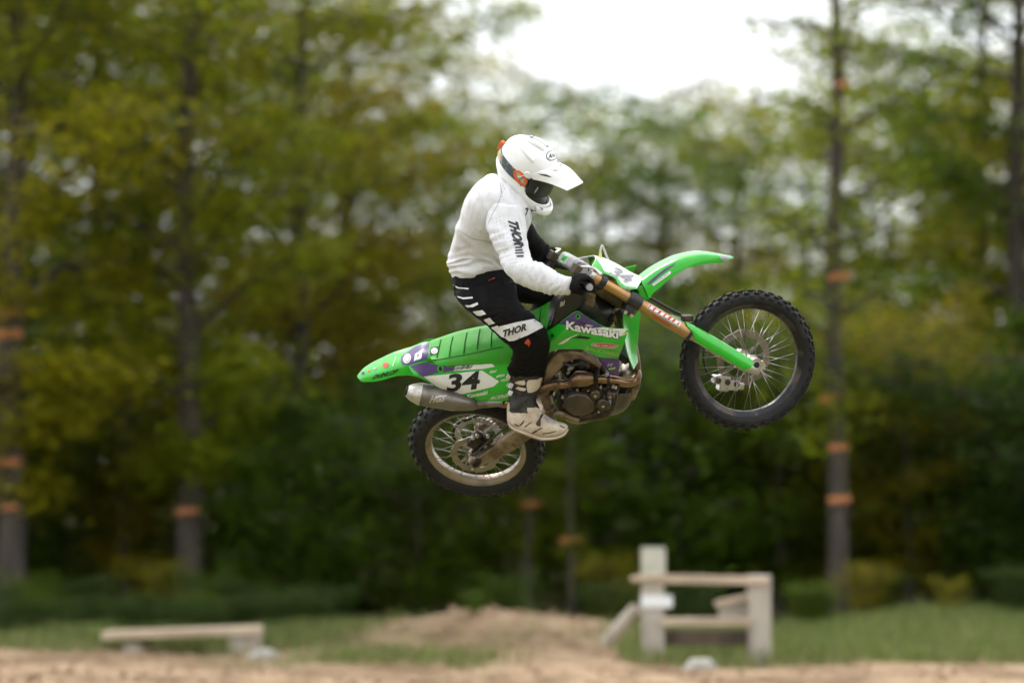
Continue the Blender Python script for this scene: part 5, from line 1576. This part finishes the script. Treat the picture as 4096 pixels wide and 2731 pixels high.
# soften the stair-stepped rim of the eye port
for _ in range(14):
    bd = [v for v in bm.verts if v.is_boundary]
    new = {}
    for v in bd:
        nb = [e.other_vert(v).co for e in v.link_edges if e.is_boundary]
        if len(nb) == 2: new[v] = v.co * .5 + (nb[0] + nb[1]) * .25
    for v, c in new.items(): v.co = c
bm.to_mesh(me)
bm.free()
finish(me, 'helmet_white', 60)
helmet = link('helmet', me, rider)
md = helmet.modifiers.new('s', 'SOLIDIFY')
md.thickness, md.offset = .006, -1
# black rubber rim along port and base, and inner lining
inn_v = [HM @ (shell_pt(2 * math.pi * i / 48, 10.6 * j / 30) * .93 + Vector((-.004, 0, -.004))) for j in range(31) for i in range(48)]
inn_f = [(j * 48 + i, j * 48 + (i + 1) % 48, (j + 1) * 48 + (i + 1) % 48, (j + 1) * 48 + i) for j in range(30) for i in range(48)]
# lining stops short of the goggles
inn_f = [f for f in inn_f if not (lambda i, j: 4.2 < 10.6 * j / 30 < 7.0 and min(i, 48 - i) < 8)(f[0] % 48, f[0] // 48)]
MB().add(inn_v, inn_f).build('lining', 'helmet_trim', helmet, 180)
base_ring = [HM @ (shell_pt(2 * math.pi * i / 60, 11) * .99) for i in range(61)]
MB().tube(base_ring, .0048, 8).build('base_trim', 'helmet_trim', helmet, 180)
# goggles
def gog(a, lv, sc): return HM @ (shell_pt(R(a), lv) * sc)
g_rows = [[gog(a, lv, sc - .0012 * abs(a) * .35) for a in range(-60, 61, 10)] for lv, sc in ((4.7, .93), (5.0, .985), (5.8, 1.0), (6.6, .98), (7.2, .92))]
goggles = MB().surf(g_rows, 26, 13, .012).build('goggles', 'helmet_trim', helmet, 60)
l_rows = [[gog(a, lv, sc - .0012 * abs(a) * .35) for a in range(-46, 47, 6)] for lv, sc in ((5.05, 1.008), (5.8, 1.018), (6.6, .998))]
lens = MB().surf(l_rows, 30, 11, .003).build('goggle_lens', 'lens_dark', goggles, 60)
st_rows = [[HM @ shell_pt(R(a), 5.9 - (a - 55) / 125 * 1.5 + dv, .0035) for a in range(-62 - 0, -181, -6)] for dv in (-.55, 0, .55)]
st_rows2 = [[HM @ shell_pt(R(a), 5.9 - (abs(a) - 55) / 125 * 1.5 + dv, .0035) for a in range(62, 181, 6)] for dv in (-.55, 0, .55)]
st_rows = [[HM @ shell_pt(R(a), 5.9 - (abs(a) - 55) / 125 * 1.5 + dv, .0035) for a in range(-62, -181, -6)] for dv in (-.55, 0, .55)]
stp = MB().surf(st_rows, 44, 7, .003).surf(st_rows2, 44, 7, -.003)
strap = stp.build('goggle_strap', 'strap_print', goggles, 60)
bu = HM @ shell_pt(R(180), 4.45, .008)
MB().box(bu, (.02, .03, .045), HM.to_3x3()).build('strap_buckle', 'orange_graphic', goggles, 40, .004)
# peak
def peak_pt(s, t):
    a = abs(t)
    b_ = shell_pt(R(t * 84), 2.55 + 3.0 * a ** 1.6, .006)
    e = Vector((.270 - .022 * t * t, .092 * t, .082 - .024 * t * t))
    p = b_.lerp(e, s)
    p.z += .018 * math.sin(math.pi * min(1, s * 1.0)) * (1 - .6 * a)
    p.y *= 1 - .10 * math.sin(math.pi * s) * a
    # raised centre rib
    p.z += .006 * math.exp(-(t / .35) ** 2) * (1 - s) * min(1, s * 6)
    return HM @ p
rows = [[peak_pt(s, t) for s in np.linspace(0, 1, 16)] for t in np.linspace(-1, 1, 21)]
peak = MB().surf(rows, 26, 33, .004).build('visor', 'helmet_white', helmet, 60)
MB().tube([HM @ shell_pt(R(-70), 4.75, .004), HM @ shell_pt(R(-70), 4.75, .014)], [.014, .012], 20).build('visor_screw', 'helmet_white', helmet, 30)
# mouth piece and vents
mp_rows = [[HM @ shell_pt(R(a), lv, off) for a in range(-38, 39, 4)] for lv, off in ((8.9, .002), (9.2, .010), (10.3, .011), (10.8, .002))]
chin = MB().surf(mp_rows, 26, 13, .004).build('chin_guard', 'helmet_white', helmet, 60)
# air fins on the crown and by the temple
for sd in (-1, 1):
    rows = [[HM @ shell_pt(R(sd * a), lv, off) for a, lv in ((150, 1.6), (120, 1.9), (90, 2.2), (62, 2.55))] for off, dl in ((.002, 0), (.011, 0)) for lv_ in (0,)]
    fr_ = [[HM @ shell_pt(R(sd * a), lv + dv, o_) for a, lv in ((128, 1.7), (108, 2.0), (88, 2.35), (68, 2.75))] for dv, o_ in ((-.32, .001), (-.12, .009), (.12, .010), (.36, .001))]
    MB().surf(fr_, 16, 9, .003).build('air_fin', 'helmet_white', helmet, 50)
    fr2 = [[HM @ shell_pt(R(sd * a), lv + dv, o_) for a, lv in ((165, .9), (120, .6), (60, .55), (34, .85))] for dv, o_ in ((-.12, .002), (.02, .010), (.18, .010), (.34, .001))]
    MB().surf(fr2, 20, 9, .003).build('crown_fin', 'helmet_white', helmet, 50)
bpy.context.view_layer.update()

# ---- prints on rider and helmet
hb_ = [helmet, peak] + [o for o in helmet.children if o.name.startswith(('crown_fin', 'air_fin'))]
drape('badge_ring', ring('H', 1090, 520, 98, 86, 13, -20), hb_, 'black_graphic', helmet, .0025)
lettering('Arai', 'H', (1028, 578), (1165, 530), (1036, 488), hb_, 'black_graphic', helmet, .0025, .2, .03)
drape('badge_ring', ring('H', 1092, 1352, 26, 22, 5, -15), [chin, helmet], 'black_graphic', helmet, .0015)
drape('chin_vent', [('H', [(880, 1405), (905, 1400), (945, 1425), (935, 1448), (900, 1435)])], [chin, helmet], 'black_graphic', chin, .001)
drape('visor_vent', [('H', [(1228, 565), (1250, 570), (1290, 650), (1270, 650)])], hb_, 'black_graphic', peak, .001)
drape('visor_vent', [('H', [(1215, 650), (1275, 675), (1245, 705), (1205, 680)])], hb_, 'grey_graphic', peak, .001)
drape('visor_vent', [('H', [(1095, 755), (1190, 760), (1190, 785), (1120, 782)])], hb_, 'grey_graphic', peak, .001)
drape('visor_vent', [('H', [(845, 825), (1000, 842), (1095, 885), (1040, 885), (920, 855)])], hb_, 'black_graphic', peak, .001)
drape('brow_vent', [('H', [(720, 218), (760, 195), (792, 200), (735, 224)])], hb_, 'black_graphic', helmet, .001)
drape('screw_hole', [('H', ell(563, 1022, 14, 15))], hb_, 'black_graphic', helmet, .001)
drape('strap_logo', ring('H', 557, 905, 85, 165, 42, -38), [strap, helmet], 'orange_graphic', strap, .0025)
lettering('OAKLEY', 'H', (800, 1165), (868, 1062), (785, 1150), [goggles, lens], 'white_graphic', goggles, .003, .0, .02)
# jersey lettering, stacked down the sleeve
lettering('THOR', 'A', (742, 900), (800, 1130), (832, 905), [jersey], 'black_graphic', jersey, .003, .45, .06)
scribble('A', (795, 1135), (815, 1235), (880, 1120), 4, [jersey], 'black_graphic', jersey, .003, .3, 61, 'lettering')
dots = []
rg = random.Random(4)
for r_ in range(7):
    for c_ in range(9):
        x = 600 + c_ * 34 + r_ * 6
        y = 890 + r_ * 30 - c_ * 9 + rg.uniform(-3, 3)
        if 735 < x < 840: continue
        dots.append(('A', ell(x, y, 3.2, 2.6, 0, 6)))
for r_ in range(6):
    dots.append(('A', ell(700 + rg.uniform(-20, 15), 590 + r_ * 25, 4, 3.5, 0, 6)))
for r_ in range(9):
    for c_ in range(4):
        x, y = 640 + r_ * 17 + c_ * 30, 1075 + r_ * 30 + c_ * -6
        if 735 < x < 870 and y < 1240: continue
        dots.append(('A', [(x, y), (x + 14, y - 3), (x + 14, y - 1), (x, y + 2)]))
for r_ in range(6):
    for c_ in range(3):
        x, y = 840 + r_ * 66 + c_ * 16, 1345 + r_ * 24 + c_ * 36
        dots.append(('A', [(x, y), (x + 24, y - 9), (x + 24.6, y - 8), (x + .6, y + 1)]))
drape('perforation', dots, [jersey], 'black_graphic', jersey, .0012)['kind'] = 'stuff'
drape('jersey_logo', [('A', [(895, 790), (925, 785), (930, 800), (905, 860), (898, 850), (912, 815)])], [jersey], 'black_graphic', jersey, .002)
for pl in ([(672, 560), (690, 650), (655, 760), (600, 850), (570, 930), (566, 930), (596, 848), (650, 757), (685, 650), (668, 560)], [(300, 985), (420, 1060), (560, 1090), (640, 1120), (640, 1124), (560, 1095), (418, 1065), (298, 990)]):
    drape('seam', [('A', pl)], [jersey], 'grey_graphic', jersey, .0015)
# trousers: seat stripes, knee panel, logos
for pl in ([(298, 622), (345, 650), (455, 660), (455, 672), (340, 662), (300, 635)], [(335, 742), (400, 758), (498, 750), (498, 766), (400, 776), (345, 756)],
           [(415, 838), (470, 838), (548, 808), (556, 832), (500, 858), (440, 862)], [(498, 905), (600, 890), (640, 930), (575, 952), (540, 945)],
           [(612, 990), (675, 968), (730, 1028), (665, 1045)], [(690, 1072), (760, 1050), (830, 1180), (800, 1170)]):
    drape('stripe', [('B', pl)], [trousers], 'trouser_white', trousers, .002)
drape('knee_panel', [('B', [(770, 1062), (960, 1015), (1140, 980), (1225, 1035), (1236, 1068), (1080, 1148), (930, 1210), (880, 1214), (820, 1170)])], [trousers], 'trouser_white', trousers, .0025)
lettering('THOR', 'B', (812, 1178), (1062, 1100), (815, 1100), [trousers], 'black_graphic', trousers, .0045, .12, .045)
drape('knee_emblem', [('B', [(1040, 1230), (1065, 1195), (1085, 1190), (1105, 1230), (1085, 1275), (1072, 1250), (1050, 1245)])], [trousers], 'red_graphic', trousers, .003)
scribble('B', (658, 590), (725, 560), (668, 572), 4, [trousers], 'red_graphic', trousers, .003, .4, 51, 'waist_logo')
drape('knee_patch', [('B', [(1335, 690), (1460, 705), (1440, 755), (1380, 735)])], [trousers], 'trouser_white', trousers, .003)
for pl in ([(700, 1335), (880, 1232), (893, 1246), (716, 1356)], [(905, 1345), (1050, 1325), (1160, 1295), (1165, 1308), (1050, 1342), (910, 1362)], [(375, 1155), (430, 1190), (480, 1200), (470, 1215), (410, 1205), (368, 1170)], [(560, 1215), (690, 1120), (700, 1130), (575, 1230)], [(1230, 1180), (1330, 1230), (1325, 1250), (1225, 1200)]):
    drape('seam', [('J', pl)], [boot_r], 'boot_black', boot_r, .003)
# boot plates and buckles
for pl in ([(370, 385), (440, 350), (560, 335), (582, 400), (548, 432), (450, 418)], [(385, 490), (440, 458), (600, 495), (565, 540), (480, 532)],
           [(605, 372), (642, 330), (790, 322), (905, 275), (908, 340), (760, 395), (742, 500), (862, 458), (800, 532), (690, 575), (622, 572), (600, 450)],
           [(640, 1010), (770, 842), (890, 912), (700, 1085)]):
    drape('plate', [('J', pl)], [boot_r], 'boot_white', boot_r, .004)
for pl in ([(775, 1160), (900, 955), (925, 985), (870, 1080), (868, 1212), (800, 1200)], [(470, 1190), (560, 1080), (540, 1150), (490, 1200)]):
    drape('strap_gap', [('J', pl)], [boot_r], 'boot_black', boot_r, .003)
drape('shift_patch', [('J', [(935, 1010), (1000, 985), (1185, 1100), (1120, 1165), (980, 1130)])], [boot_r], 'grey_graphic', boot_r, .003)
for x, y in ((262, 265), (300, 440), (290, 580), (390, 240)):
    q = at('J', x, y, DB - .062)
    MB().box(q, (.022, .012, .028), Matrix.Rotation(R(25), 3, 'Y')).build('buckle', 'silver_alloy', boot_r, 40, .003)
